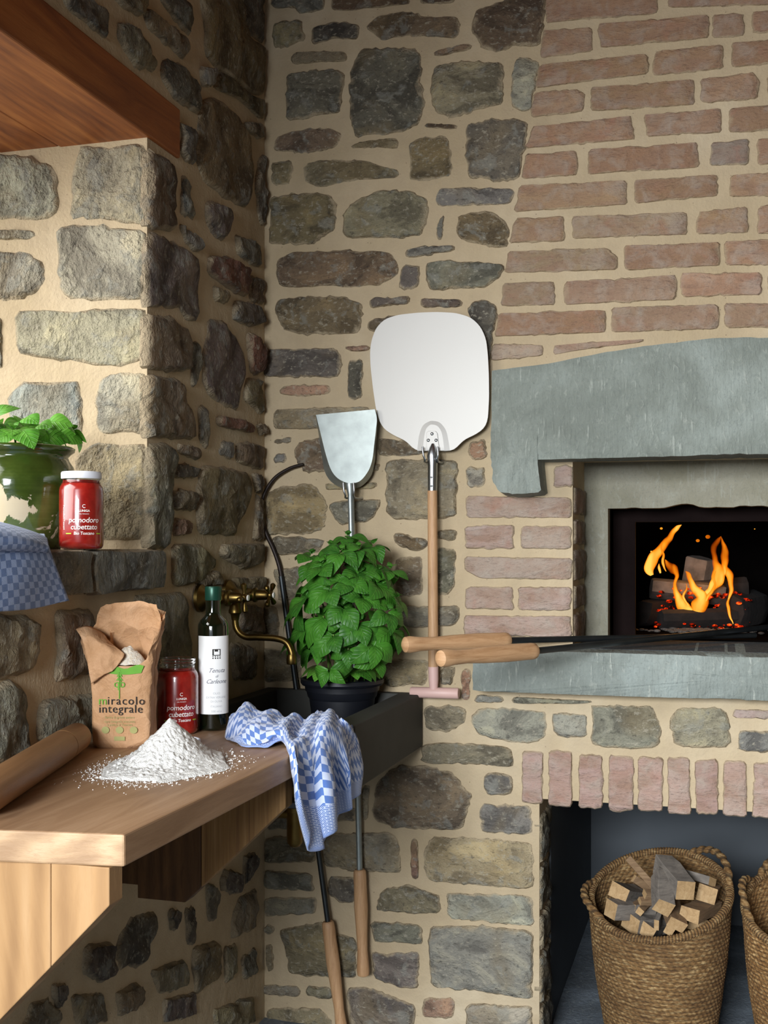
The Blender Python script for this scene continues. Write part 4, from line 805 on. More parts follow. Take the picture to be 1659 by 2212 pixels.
m = MB(); m.axis(a, b, [(0, .003), (.08, .008), (.25, .0145), (.45, .0125), (1, .0118)], 24); m.build('socket', M['steel'], pe)
for y in (1031, 1050):
    MB().ball(onY(932, y, -.0575), .0028, 10, 6).build('rivet', M['steel'], pe)
t0 = onY(934, 1060, -.045); t1 = onY(936, 1440, -.04); t2 = onY(937, 1496, -.04)
MB().axis(t0, t1, [(0, .0122), (1, .0128)], 24).build('handle', M['beech'], pe)
MB().axis(t1, t2, [(0, .0129), (.5, .0125), (1, .0095)], 24).build('dipped_end', M['pink'], pe)
MB().axis(onY(887, 1495, -.04), onY(991, 1498, -.04), [(0, .0115), (.02, .0135), (.98, .0138), (1, .012)], 24).build('cross_bar', M['pink'], pe)
def hook(px, py, Y, label, hw=16):
    h = thing('wall_hook', label, 'hook', tuple(onY(px, py+16, 0)), 0, 'steel hooks holding the oven tools')
    for s_ in (-1, 1):
        c = onY(px+s_*hw, py, Y-.008)
        m = MB(); b0 = V((c.x, 0, c.z-.028)); m.tube(catmull([b0+V((0, .004, 0)), b0+V((0, Y-.0, -.002)), V((c.x+.003*s_*-1, Y-.012, c.z-.024)), V((c.x, Y-.016, c.z-.012)), V((c.x-.002, Y-.015, c.z+.008))], 5), .0026, 10); m.build('prong', M['steel'], h)
hook(932, 972, -.045, 'steel double hook under the white peel blade')
# ash shovel
sh = thing('ash_shovel', 'galvanised ash shovel hanging beside the peel, wooden grip at its foot', 'shovel', tuple(onY(756, 1045, -.05)))
f1 = [(160,890),(640,845),(655,920),(650,1000),(635,1130),(620,1250),(590,1340),(530,1420),(470,1445),(400,1440),(330,1400),(280,1330),(240,1210),(200,1050)]
f2 = [(158,895),(645,850),(658,930),(652,1060),(645,1180),(636,1280),(605,1390),(530,1470),(450,1492),(380,1487),(290,1440),(235,1360),(212,1250),(182,1050)]
def smooth_(f, Y):
    return catmull([onY(Zp[0]+x/Zp[2], Zp[1]+y/Zp[2], Y) for x, y in f[1:]+f[:1]], 6)
A1 = smooth_(f1, -.062); A2 = smooth_(f2, -.030)
m = MB(); m.loft([A1, [p+V((0, .004, 0)) for p in A1], A2, [p+V((0, .002, 0)) for p in A2]], cap=False); m.add(A1, [tuple(range(len(A1)))]); m.build('scoop', M['zinc'], sh, angle=30)
def mid(p, q, t): return p.lerp(q, t)
h0 = onY(757, 1030, -.05); h1 = onY(777, 1878, -.045)
MB().axis(h0, h1, [(0, .006), (.02, .014), (.045, .0085), (.06, .0085), (1, .0078)], 16, flat=.8).build('rod', M['zinc'], sh)
def grip(a, b, par, r=.0145, mat=None):
    MB().axis(a, b, [(0, r*.75), (.015, r*.95), (.05, r), (.12, r*1.02), (.14, r), (.35, r*1.08), (.55, r*.92), (.75, r*.78), (.85, r*.9), (.95, r*1.0), (.99, r*.92), (1, r*.6)], 24).build('grip', mat or M['beech'], par)
grip(h1, onY(785, 2108, -.045), sh, .0165)
hook(756, 1050, -.055, 'steel double hook under the grey shovel scoop', 11)
pk = thing('fire_poker', 'iron fire poker with curved tip hanging in the corner behind the tap', 'poker', tuple(onY(600, 1100, -.02)))
c_ = [(655,1003),(625,1012),(592,1034),(570,1070),(564,1110),(574,1150),(590,1185),(603,1222),(610,1260)]
P = catmull([onY(x, y, -.018) for x, y in c_], 6); R = [.004+.0022*i/len(P) for i in range(len(P))]
MB().tube(P, R, 12).build('hooked_tip', M['wroughtiron'], pk)
p1 = onY(607, 1245, -.022); p2 = onY(708, 1990, -.045)
MB().tube([p1, p1.lerp(p2, .35), p1.lerp(p2, .7), p2], .0068, 14).build('rod', M['iron'], pk)
grip(p2, onY(741, 2245, -.045), pk, .0165)

# tools lying on the hearth
def htool(label, a, b, far, r):
    t = thing('oven_tool', label, 'tool', tuple(b), 0, 'wooden handled tools lying on the hearth')
    MB().axis(b, a, [(0, r*.7), (.02, r*.95), (.06, r*1.0), (.09, r*.98), (.3, r*1.03), (.55, r*.93), (.72, r*.78), (.85, r*.84), (.94, r*1.0), (.98, r*.9), (1, r*.45)], 28).build('grip', M['beechH'], t)
    MB().tube([b, b.lerp(far, .5), far], .0075, 14).build('rod', M['iron'], t)
htool('longer-reaching iron tool on the hearth, its smooth brown grip above the other', V((.469, -.322, 1.056)), V((.678, -.128, 1.056)), V((1.25, .402, 1.041)), .0195)
htool('iron tool on the hearth with the nearer, lower wooden grip', V((.613, -.574, 1.052)), V((.775, -.345, 1.052)), V((1.29, .46, 1.060)), .0185)

# ------------------------------------------------------------------ basil
def leaf_mesh(name, mat, curl=.5, wid=.36, fold=.25):
    m = MB(); uv = []; nr, nc = 11, 7
    for i in range(nr):
        t = i/(nr-1); w = wid*(sin(pi*min(1, t**1.0))**.9)*(1.12-.25*t)+.004
        ang = -curl*t*t; x = t*(1-.12*curl*t); z = -curl*.55*t*t+.10*sin(pi*t)
        for j in range(nc):
            s_ = (j/(nc-1)-.5)*2
            m.v.append(V((x, s_*w, z+fold*abs(s_)**1.3*w*.7-.10*w*s_**4*2))); uv.append((t, .5+s_*.5*w/wid*.9))
    for i in range(nr-1):
        for j in range(nc-1): m.f.append([i*nc+j, i*nc+j+1, (i+1)*nc+j+1, (i+1)*nc+j]); m.mi.append(0)
    m.uv = uv
    o = m.build(name, mat, None, fix=False, angle=180); me = o.data; bpy.data.objects.remove(o); return me
LM = [leaf_mesh('leaf', M['leaf'], .35), leaf_mesh('leaf', M['leaf'], .7, .38), leaf_mesh('leaf', M['leaf'], 1.0, .34, .35)]
LM2 = [leaf_mesh('leaf', M['leaf2'], .4, .38), leaf_mesh('leaf', M['leaf2'], .7, .40)]
def put_leaf(parent, pos, d, nrm, L, meshes):
    o = bpy.data.objects.new('leaf', random.choice(meshes)); COL.objects.link(o); o.parent = parent
    x = d.normalized(); z = (nrm-x*nrm.dot(x)); z = z.normalized() if z.length > 1e-4 else x.orthogonal(); y = z.cross(x)
    mt = Matrix((x, y, z)).transposed().to_4x4(); mt.translation = pos; mt = XF[parent.name].inverted() @ mt
    o.matrix_local = mt @ Matrix.Scale(L, 4); return o
def cluster(parent, pos, outd, L, meshes, k=4, small=True, droop=.55):
    up = V((0, 0, 1)); outd = outd.normalized(); ax = (outd*.55+up*.85).normalized()
    t1 = ax.orthogonal().normalized(); t2 = ax.cross(t1); a0 = random.random()*pi
    for i in range(k):
        a = a0+i*2*pi/k+random.uniform(-.25, .25); h = t1*cos(a)+t2*sin(a)
        d = h*.9+outd*.45-up*random.uniform(.1, droop); put_leaf(parent, pos+h*.004, d, ax*.5+outd*1.1+h*.15, L*random.uniform(.8, 1.12), meshes)
    if small:
        for i in range(3):
            a = a0+.7+i*2*pi/3; h = t1*cos(a)+t2*sin(a); put_leaf(parent, pos+ax*.006, h*.5+ax*.75, ax-h*.5, L*.36, meshes)
bp = thing('potted_basil', 'large bushy basil plant in a black pot standing in the sink', 'plant', (.256, -.118, .812))
pc = (.256, -.118, .812)
m = MB(); m.lathe([(.070, 0), (.082, .09), (.086, .095), (.092, .122), (.100, .124), (.104, .130), (.104, .139), (.098, .141), (.094, .128), (.092, .11)], pc, 48); m.build('pot', M['blackplastic'], bp, angle=30)
MB().lathe([(.001, .122), (.093, .120)], pc, 32, cap=False).build('soil', M['soil'], bp)
Cc = V((.290, -.195, 1.115)); base = V((.256, -.118, .935))
def hit_ok(p): return p.y < -.02 and p.x > .02
nodes = []
ga = pi*(3-sqrt(5)); NNode = 50
for i in range(NNode):
    zf = 1-1.78*(i+.5)/NNode; rr = sqrt(max(0, 1-zf*zf)); a = i*ga
    d = V((rr*cos(a), rr*sin(a), zf)); q = V((d.x*.120, d.y*.105, d.z*.155)) * random.uniform(.74, 1.14)
    if d.z > .3: q.x *= .9
    p = Cc+q
    if p.y > -.055: p.y = -.055-random.random()*.03
    nodes.append((p, d))
toCam = (EYE-Cc).normalized(); count = 0
for p, d in nodes:
    front = d.dot(toCam)
    if front < -.55: continue
    cluster(bp, p, V((d.x, d.y-.15, d.z*.5)), (random.uniform(.060, .080) if d.z > -.45 else .052) if d.z < .6 else .060, LM, 4 if front > -.2 else 3, small=(d.z > -.3 and front > 0), droop=.55+.35*(-.5 < d.z < 0))
for p in (V((.285, -.16, 1.30)), V((.24, -.15, 1.275)), V((.345, -.14, 1.28)), V((.19, -.16, 1.255)), V((.39, -.15, 1.22)), V((.325, -.2, 1.27)), V((.215, -.21, 1.235))): cluster(bp, p, V((random.uniform(-.4, .4), -.5, 1)), .056, LM, 4, droop=.8)
for i in range(9):
    a = -pi*.05-i*pi*.9/8; d = V((cos(a), sin(a), -.3)); put_leaf(bp, V((pc[0], pc[1], .982))+V((cos(a), sin(a), 0))*.055, d, V((cos(a)*.7, sin(a)*.7, .7)), random.uniform(.05, .065), LM2)
for i in range(14):
    p, d = nodes[i*4 % len(nodes)]
    b0 = base+V((random.uniform(-.04, .04), random.uniform(-.04, .04), -.01)); MB().tube(catmull([b0, b0.lerp(p, .5)+V((0, 0, .02)), p], 4), .0022, 8).build('stem', M['stem'], bp)
# inner filler shade: more leaves inside the crown
for i in range(34):
    a = random.random()*2*pi; z = random.uniform(.965, 1.22); r = random.uniform(.03, .075); p = V((.275+r*cos(a), -.18+r*sin(a)*.8, z))
    if hit_ok(p): put_leaf(bp, p, V((cos(a), sin(a)-.3, random.uniform(-.9, .1))), V((cos(a)*.5, sin(a)*.5-.2, .8)), random.uniform(.045, .06), LM)

gp = thing('glazed_pot_of_basil', 'green glazed pot with flaking glaze and basil on the window sill', 'plant', (-.168, -.868, SILLZ))
c = (-.168, -.868, SILLZ)
m = MB(); m.lathe([(.080, 0), (.084, .01), (.095, .04), (.106, .08), (.112, .115), (.112, .14), (.106, .162), (.098, .174), (.095, .182), (.101, .188), (.108, .193), (.109, .199), (.104, .202), (.092, .198), (.090, .17)], c, 64); m.build('pot', M['glaze'], gp, angle=80)
MB().lathe([(.001, .182), (.091, .180)], c, 32, cap=False).build('soil', M['soil'], gp)
for q, L in (((-.12, -.84, 1.51), .052), ((-.095, -.80, 1.515), .05), ((-.15, -.87, 1.52), .055), ((-.19, -.93, 1.53), .055), ((-.17, -.80, 1.51), .05), ((-.135, -.93, 1.505), .045), ((-.22, -.85, 1.52), .05)):
    q = V(q)-V((0, 0, .005)); d = q-V((-.168, -.868, 1.45)); cluster(gp, q, V((d.x, d.y, .02)), L, LM2, 4, droop=.75)
    MB().tube([V((-.168, -.868, 1.455))+V((d.x*.4, d.y*.4, 0)), q], .002, 6).build('stem', M['stem'], gp)

random.seed(21)
for i in range(26):
    a = radians(random.uniform(-115, 45)); r = random.uniform(.03, .095); q = V((-.168+r*cos(a), -.868+r*sin(a), SILLZ+random.uniform(.212, .250)))
    tc = (EYE-q).normalized(); put_leaf(gp, q, V((cos(a)+random.uniform(-.8, .8), sin(a)+random.uniform(-.4, .4), random.uniform(-.5, .35))), tc*.8+V((0, 0, .6)), random.uniform(.045, .062), LM2)
random.seed(33)
# ------------------------------------------------------------------ jars
def cyl_map(r, a0, z0):      # text on a cylinder, local frame of the thing; a0 = direction of label centre
    return lambda x, y: V((r*cos(a0+x/r), r*sin(a0+x/r), z0+y))
def jar(label, loc, lid, turn):
    rz = 0; t = thing('sauce_jar', label, 'jar', loc, 0, 'red tomato sauce jars'); k = lambda pr: [(r, z) for r, z in pr]
    R = .0415; prof = [(.030, 0), (.037, .001), (.0405, .006), (R, .014), (R, .112), (.0400, .119), (.0365, .125), (.0345, .128), (.0345, .138)]
    if lid is None: prof += [(.0362, .139), (.0362, .142), (.0345, .143), (.0362, .1445), (.0362, .147), (.0348, .149), (.0325, .149)]
    else: prof += [(.0345, .144), (.031, .144)]
    m = MB(); m.lathe(prof[:7]+[(.0350, .1262), (.0338, .1264), (.0335, .131), (.001, .131)], (0, 0, 0), 56); m.build('sauce', M['tomato'], t, world=False, angle=60)
    neck = [(r, z) for r, z in prof[7:]]; z1_ = neck[-1][1]; lo = [(.0366, .1252)]+neck+[(.0318, z1_-.0004), (.0318, .1262)]
    m = MB(); m.loft([[V((r*cos(2*pi*q/56), r*sin(2*pi*q/56), z)) for q in range(56)] for r, z in lo+lo[:1]], cap=False); m.build('glass_neck', M['glass'], t, world=False, angle=60)
    if lid is not None:
        m = MB(); m.lathe([(.0372, .134), (.0380, .1355), (.0380, .145), (.0365, .1475), (.030, .1482), (.001, .1482)], (0, 0, 0), 56); m.build('lid', M['white'], t, world=False, angle=35)
    a = atan2(EYE.y-loc[1], EYE.x-loc[0])+turn; cm = lambda z: cyl_map(R+.0005, a, z)
    textmesh('LUNIGA', .0058, cm(.0705), M['whiteink'], 'lettering', t, bold=.00012); textmesh('DEL MONACO', .0028, cm(.0655), M['whiteink'], 'lettering', t)
    textmesh('pomodoro', .0142, cm(.0505), M['whiteink'], 'lettering', t, shear=.15, bold=.0001, space=.95); textmesh('cubettato', .0142, cm(.0375), M['whiteink'], 'lettering', t, shear=.15, bold=.0001, space=.95)
    textmesh('Bio Toscano', .0082, cm(.0275), M['whiteink'], 'lettering', t, shear=.1, bold=.0001, space=.95)
    m = MB(); f = cm(0)
    for x0, x1 in ((-.036, -.0245), (.0245, .035)):
        pts = [x0+(x1-x0)*i/4 for i in range(5)]; m.grid([[f(x, .0285) for x in pts], [f(x, .0308) for x in pts]])
    m.build('green_stripe', M['limeink'], t, world=False, fix=False)
    m = MB(); arc = [f(.0035*cos(b), .081+.0035*sin(b)) for b in [pi*.25+pi*1.5*i/12 for i in range(13)]]
    arc2 = [f(.0025*cos(b), .0812+.0025*sin(b)) for b in [pi*.25+pi*1.5*i/12 for i in range(13)]]; m.grid([arc, arc2]); m.build('crescent_emblem', M['whiteink'], t, world=False, fix=False)
    if lid is not None: textmesh('Pomodori Toscani', .0062, lambda x, y: cyl_map(R+.0005, a-1.02, .06)(y, -x) , M['whiteink'], 'lettering', t)
    return t
jar('sealed jar of red tomato sauce with white lid on the window sill', (-.010, -.897, SILLZ+.0005), True, .12)
jar('opened jar of red tomato sauce without lid between flour bag and bottle', (.1235, -.760, WT+.0005), None, .20)
lc = (.193, -.881, WT+.0005)
m = MB(); m.lathe([(.033, 0), (.0345, .001), (.0345, .0085), (.0335, .0098), (.0315, .0098), (.031, .003), (.001, .0028)], lc, 48); o = m.build('jar_lid', M['white'], None, angle=35); tag(o, 'white metal jar lid lying on the worktop behind the flour', 'lid')

# ------------------------------------------------------------------ oil bottle
bl = (.172, -.697, WT+.0005); R = .0308
bt = thing('oil_bottle', 'dark green olive oil bottle with tall white label', 'bottle', bl)
m = MB(); m.lathe([(.026, 0), (.029, .001), (R, .006), (R, .208), (.0300, .214), (.026, .222), (.0185, .229), (.0155, .234), (.0148, .240), (.0148, .268), (.012, .268)], (0, 0, 0), 56); m.build('glass', M['bottle'], bt, world=False, angle=60)
m = MB(); m.lathe([(.0158, .262), (.0166, .264), (.0166, .287), (.0155, .290), (.001, .290)], (0, 0, 0), 40); m.build('cap', M['cap'], bt, world=False, angle=35)
a = atan2(EYE.y-bl[1], EYE.x-bl[0])+.12; f = lambda x, z: V(((R+.0004)*cos(a+x/R), (R+.0004)*sin(a+x/R), z))
m = MB(); xs = [-.0405+.081*i/30 for i in range(31)]; m.grid([[f(x, .034) for x in xs], [f(x, .191) for x in xs]]); m.build('label_paper', M['paperlabel'], bt, world=False, fix=False)
cm = lambda z: cyl_map(R+.0008, a+.1, z)
textmesh('Tenuta', .0125, cm(.118), M['greyink'], 'lettering', bt, shear=.5); textmesh('di', .008, cm(.108), M['greyink'], 'lettering', bt, shear=.5); textmesh('Carleone', .0125, cm(.096), M['greyink'], 'lettering', bt, shear=.5, space=.95)
textmesh('OLIO', .0062, cm(.074), M['paleink'], 'lettering', bt); textmesh('EXTRA VERGINE', .0058, cm(.066), M['paleink'], 'lettering', bt); textmesh('DI OLIVA', .0058, cm(.058), M['paleink'], 'lettering', bt); textmesh('ITALIANO', .0055, cm(.048), M['paleink'], 'lettering', bt); textmesh('500 ml e', .0062, cm(.038), M['paleink'], 'lettering', bt)
m = MB(); g = cm(0)
def rect(m, x0, z0, x1, z1): m.grid([[g(x0, z0), g((x0+x1)/2, z0), g(x1, z0)], [g(x0, z1), g((x0+x1)/2, z1), g(x1, z1)]])
rect(m, -.0085, .152, .0085, .1535); rect(m, -.0085, .1635, .0085, .165); rect(m, -.0085, .152, -.0055, .165); rect(m, .0065, .152, .0085, .165); rect(m, -.004, .160, .003, .1640)
for i in range(4):
    x = -.0072+i*.0048; rect(m, x-.0013, .1455, x+.0013, .1482); rect(m, x-.0013, .1495, x+.0013, .1512)
m.build('crest', M['ink'], bt, world=False, fix=False)

# ------------------------------------------------------------------ flour bag
bagc = (.092, -.915, WT+.0005); brz = radians(15)
fb = thing('flour_bag', 'torn open kraft paper flour bag, crumpled top and white flour inside', 'bag', bagc, brz)
hx, hy = .0545, .034
def rr_pt(a, hx, hy, e=.26):
    c_, s_ = cos(a), sin(a); return V((hx*math.copysign(abs(c_)**e, c_), hy*math.copysign(abs(s_)**e, s_), 0))
NA = 54; rows = []
def lerp_tab(tab, x):
    for (a, b), (c_, d) in zip(tab, tab[1:]):
        if a <= x <= c_: t = (x-a)/(c_-a); t = t*t*(3-2*t); return b+(d-b)*t
    return tab[-1][1]
# height of the torn edge by angle (deg; 0 = right, 90 = back, 180 = left, 270 = front)
HT = [(0, .235), (40, .262), (80, .268), (120, .262), (150, .215), (180, .222), (205, .215), (225, .168), (262, .150), (290, .152), (315, .168), (335, .205), (360, .235)]
FLX = [(0, .010), (60, .004), (110, .0), (140, -.004), (165, -.020), (185, -.030), (210, -.020), (240, -.002), (300, .006), (360, .010)]
for i in range(24):
    t = i/23; row = []
    for j in range(NA):
        adeg = 360*j/NA; a = radians(adeg); H = lerp_tab(HT, adeg)
        if t < .55: z = .150*(t/.55)
        else: z = .150+(H-.150)*((t-.55)/.45)
        k = min(1, z/.012); p = rr_pt(a, hx*(.94+.06*k), hy*(.92+.08*k), .30 if z < .13 else .30+.35*min(1, (z-.13)/.06))
        up_ = max(0, (z-.135)/.12)
        p.x += lerp_tab(FLX, adeg)*up_*1.3; p.y += (-.020*up_*up_ if 20 < adeg < 150 else 0)+(-.006*up_ if adeg >= 200 else 0)
        cr = (nz((p.x*38, p.y*38, z*30))*.0036+(.5-abs(nz((p.x*42+4, p.y*42, z*30))))*.009)*(.35+1.6*min(1, max(0, (z-.10)/.10)))
        dirn = V((p.x, p.y, 0)).normalized(); p = p+dirn*cr; p.z = z+(.003*nz((a*4, 3, 1)) if t > .9 else 0)
        row.append(p)
    rows.append(row+[row[0]])
m = MB(); m.grid(rows); m.add([p for p in rows[0][:-1]], [tuple(range(NA))[::-1]]); m.build('paper', M['kraft'], fb, world=False, solid=.0006, angle=35)
# left flap folded outwards over the front
def bagp(px, py, dy): # point on a vertical plane in front of the bag face
    d = ray(px, py); n = XF[fb.name].to_3x3() @ V((0, -1, 0)); q = XF[fb.name] @ V((0, -hy-dy, 0)); tt = (q-EYE).dot(n)/d.dot(n); return XF[fb.name].inverted() @ (EYE+d*tt)
fl_ = [[(163,1358,-.012),(190,1352,-.022),(222,1368,-.02),(236,1385,-.014),(268,1412,.002)], [(176,1380,.0),(196,1378,.006),(218,1388,.008),(238,1402,.010),(266,1420,.008)], [(184,1408,.008),(200,1408,.013),(218,1412,.014),(238,1420,.013),(258,1432,.009)], [(190,1440,.012),(203,1440,.015),(218,1440,.016),(234,1442,.014),(248,1444,.011)], [(196,1478,.012),(206,1472,.014),(218,1462,.015),(230,1455,.014),(242,1450,.012)]]
G0 = [catmull([bagp(*q) for q in r], 5) for r in fl_]; G1 = [catmull([G0[i][j] for i in range(5)], 5) for j in range(len(G0[0]))]
for r in G1:
    for p in r: p.y += .005*abs(nz((p.x*70, p.z*60, 2))); 
MB_ = MB(); MB_.grid(G1); MB_.build('folded_flap', M['kraft'], fb, world=False, solid=.0006, fix=False, angle=35)
m = MB(); rows = []
for i in range(10):
    r = i/9; rows.append([V((.010+.036*r*cos(b), -.010+.026*r*sin(b), .186-.034*r**1.5+.004*nz((r*5*cos(b), r*5*sin(b), 0)))) for b in [2*pi*j/24 for j in range(25)]])
m.grid(rows); m.build('flour', M['wholeflour'], fb, world=False, fix=False)
BF = lambda z0, x0=0.0: (lambda x, y: V((x0+x, -hy-.0042, z0+y)))
def bz(py): return bagp(262, py, .004).z
textmesh('iracolo', .0215, BF(bz(1522), .012), M['ink'], 'lettering', fb, space=1.15); textmesh('m', .0215, BF(bz(1522), -.031), M['greenink'], 'lettering', fb)
textmesh('integrale', .0215, BF(bz(1536)-.003, .002), M['ink'], 'lettering', fb, space=1.08)
textmesh('qb', .022, BF(bz(1485), .0), M['greenink'], 'lettering', fb)
m = MB()
def quad(m, x0, z0, x1, z1): m.add([V((x0, -hy-.0042, z0)), V((x1, -hy-.0042, z0)), V((x1, -hy-.0042, z1)), V((x0, -hy-.0042, z1))], [(0, 1, 2, 3)])
zt = bz(1470)
quad(m, -.0012, zt-.034, .0003, zt+.012)
for k, (w, dz) in enumerate(((.0065, .0), (.0055, .007), (.004, .013))): m.add([V((-w, -hy-.0042, zt+dz)), V((w, -hy-.0042, zt+dz)), V((0, -hy-.0042, zt+dz+.009))], [(0, 1, 2)])
m.build('wheat_emblem', M['greenink'], fb, world=False, fix=False)
m = MB(); m.add([V((-.030+.075*i/10, -hy-.0038-.001*sin(i), .150+.004*sin(i*.9))) for i in range(11)]+[V((-.026+.066*i/10, -hy-.0040, .1385-.003*sin(pi*i/10))) for i in range(11)], [(i, i+1, 12+i, 11+i) for i in range(10)]); m.build('green_band', M['greenink'], fb, world=False, fix=False)
for py, s_, tx in ((1552, .0062, 'farina di grano tenero'), (1561, .0062, 'tipo integrale macinata'), (1568, .0062, 'a pietra in Toscana')): textmesh(tx, s_, BF(bz(py)), M['faintink'], 'lettering', fb)
m = MB()
for x in (-.026, .0, .026):
    cz = bz(1577); m.add([V((x+.0072*cos(b), -hy-.0042, cz+.0065*sin(b))) for b in [2*pi*i/16 for i in range(16)]], [tuple(range(16))])
quad(m, -.010, bz(1600), .010, bz(1591)); m.build('stamp', M['faintink'], fb, world=False, fix=False)

# ------------------------------------------------------------------ flour heap and rolling pin
m = MB(); pcx, pcy = .262, -1.085; rows = []
NR, NB = 60, 120
for i in range(NR+1):
    row = []
    for j in range(NB+1):
        b = 2*pi*j/NB; t = i/NR; edge = .125*(1+.22*noise.noise(V((cos(b)*1.7, sin(b)*1.7, 4)))+.10*noise.noise(V((cos(b)*6, sin(b)*6, 1))))
        r = edge*t; x, y = pcx+r*cos(b)*.80+(-.0)*t, pcy+r*sin(b)*1.12
        dx, dy = (x-.262)/.80, (y-(pcy+.02))/1.12; rr = sqrt(dx*dx+dy*dy)
        h = .060*max(0, 1-rr/.088)**1.15+.017*max(0, 1-rr/.135)**.8+.002
        h += (.0055*abs(nz((x*95, y*95, 2)))+.003*nz((x*220, y*220, 7)))*min(1, (1-t)*5)*(1.15-.8*max(0, 1-rr/.05))
        if t > .97: h = 0
        row.append(V((x, y, WT+.0006+max(0, h))))
    rows.append(row)
m.grid(rows); o = m.build('flour_heap', M['flour'], None, fix=False, angle=180); tag(o, 'loose white flour heaped on the worktop in front of the bag', 'flour')
m = MB()
for i in range(1500):
    b = random.random()*2*pi; r = .095+abs(random.gauss(0, .030)); x, y = pcx+r*cos(b)*.85, pcy+r*sin(b)*1.2
    if x > .42 or x < .05: continue
    if (x-.12)*.29+(y+1.22)*(-.08) < -0.02 and x < .13: continue
    s_ = random.choice([.0006, .0008, .0011, .0016, .003 if random.random() < .15 else .001]); q = V((x, y, WT+s_*.4))
    m.add([q+V((s_, 0, 0)), q+V((-s_*.5, s_*.9, 0)), q+V((-s_*.5, -s_*.9, 0)), q+V((0, 0, s_*1.1))], [(0, 1, 3), (1, 2, 3), (2, 0, 3), (0, 2, 1)])
for i in range(46):
    b = random.random()*2*pi; r = random.uniform(.06, .115); s_ = random.uniform(.002, .0048)
    m.ball((pcx+r*cos(b)*.8, pcy+r*sin(b)*1.12, WT+.006+s_*.3+.012*max(0, 1-r/.1)), s_, 8, 6, sc=(1, 1, .8))
c2 = m.build('crumbs', M['flour'], None); c2.parent = o; c2['kind'] = 'stuff'
RP0 = V((.046, -.997, WT+.0285)); RP1 = V((.196, -1.50, WT+.0285))
m = MB(); m.axis(V((0, 0, 0)), V((0, 0, 1))*(RP1-RP0).length, [(0, .015), (.008, .021), (.03, .0255), (.2, .0275), (.215, .0275), (.218, .0262), (.222, .0275), (.97, .0278), (.995, .024), (1, .018)], 40)
o = m.build('rolling_pin', M['pin'], None, angle=30); o.location = RP0; o.rotation_euler = (RP1-RP0).to_track_quat('Z', 'X').to_euler(); tag(o, 'plain brown wooden rolling pin lying against the wall on the worktop', 'rolling pin')

# ------------------------------------------------------------------ towels
def cloth(name, cols_, nsub, label, cat, fold=None, mat='check', hem=(1.1, 1.2), solid=.0028):
    G0 = [catmull(c, nsub) for c in cols_]; nrow = len(G0[0])
    G1 = [catmull([G0[i][j] for i in range(len(G0))], nsub) for j in range(nrow)]; nc = len(G1[0])
    if fold:
        for j in range(nrow):
            for i in range(nc): G1[j][i] = fold(G1[j][i], i/(nc-1), j/(nrow-1))
    uv = []; U_ = [0]
    jm = nrow//2
    for i in range(1, nc): U_.append(U_[-1]+(G1[jm][i]-G1[jm][i-1]).length)
    acc = [0]*nc; rowsuv = []
    for j in range(nrow):
        if j:
            for i in range(nc): acc[i] += (G1[j][i]-G1[j-1][i]).length
        rowsuv.append([(U_[i], acc[i]) for i in range(nc)])
    m = MB(); m.grid(G1); m.uv = [q for r in rowsuv for q in r]
    m.a['hem'] = [1.0 if (j/(nrow-1) > hem[0]) else 0.0 for j in range(nrow) for i in range(nc)]
    m.a['hem2'] = [1.0 if (j/(nrow-1) > hem[1]) else 0.0 for j in range(nrow) for i in range(nc)]
    o = m.build(name, M[mat], None, fix=False, solid=solid, angle=180); tag(o, label, cat); return o
def z_(x, y, z): return onZ(x, y, z)
def x_(x, y, X): return onX(x, y, X)
def back(p, a, b): return p+V((-a, .03, -b))
cl = []
defs = [[z_(496,1548,.945), z_(492,1562,.935), z_(489,1576,.925), z_(488,1586,.917), z_(487,1592,.913), z_(492,1596,.912), z_(498,1598,.9115)],
        [z_(530,1523,.962), z_(524,1545,.952), z_(520,1568,.938), z_(520,1585,.925), z_(521,1598,.917), z_(523,1606,.913), z_(526,1611,.9115)],
        [z_(565,1539,.952), z_(565,1555,.948), z_(561,1573,.940), z_(562,1590,.930), z_(566,1602,.922), z_(568,1609,.914), z_(571,1614,.9115)],
        [z_(603,1542,.950), z_(605,1558,.947), z_(607,1575,.941), z_(611,1590,.932), z_(616,1600,.922), z_(619,1607,.914), z_(623,1612,.9115)],
        [z_(640,1552,.940), z_(634,1578,.935), x_(632,1606,.432), x_(635,1650,.447), x_(638,1700,.452), x_(650,1760,.455), x_(668,1818,.456)],
        [z_(668,1553,.938), z_(660,1590,.928), x_(662,1630,.446), x_(668,1680,.440), x_(673,1725,.443), x_(680,1775,.448), x_(690,1832,.452)],
        [z_(697,1537,.944), z_(692,1572,.938), x_(696,1630,.462), x_(702,1685,.470), x_(705,1725,.472), x_(708,1760,.472), x_(712,1800,.470)],
        [z_(720,1540,.944), z_(724,1570,.936), x_(726,1620,.466), x_(730,1665,.455), x_(732,1700,.452), x_(735,1728,.452), x_(738,1758,.450)],
        [z_(744,1561,.934), x_(750,1585,.452), x_(753,1620,.470), x_(757,1655,.474), x_(759,1685,.474), x_(761,1710,.472), x_(764,1733,.468)],
        [x_(765,1580,.452), x_(772,1600,.458), x_(777,1625,.458), x_(778,1650,.456), x_(776,1672,.454), x_(773,1690,.452), x_(770,1702,.450)]]
for d in defs:
    p = d[0]; cl.append([V((max(p.x-.02, .02), p.y+.045, .9115 if p.y+.045 < -.58 else .915)), V((p.x-.008, p.y+.022, p.z-.008))]+d)
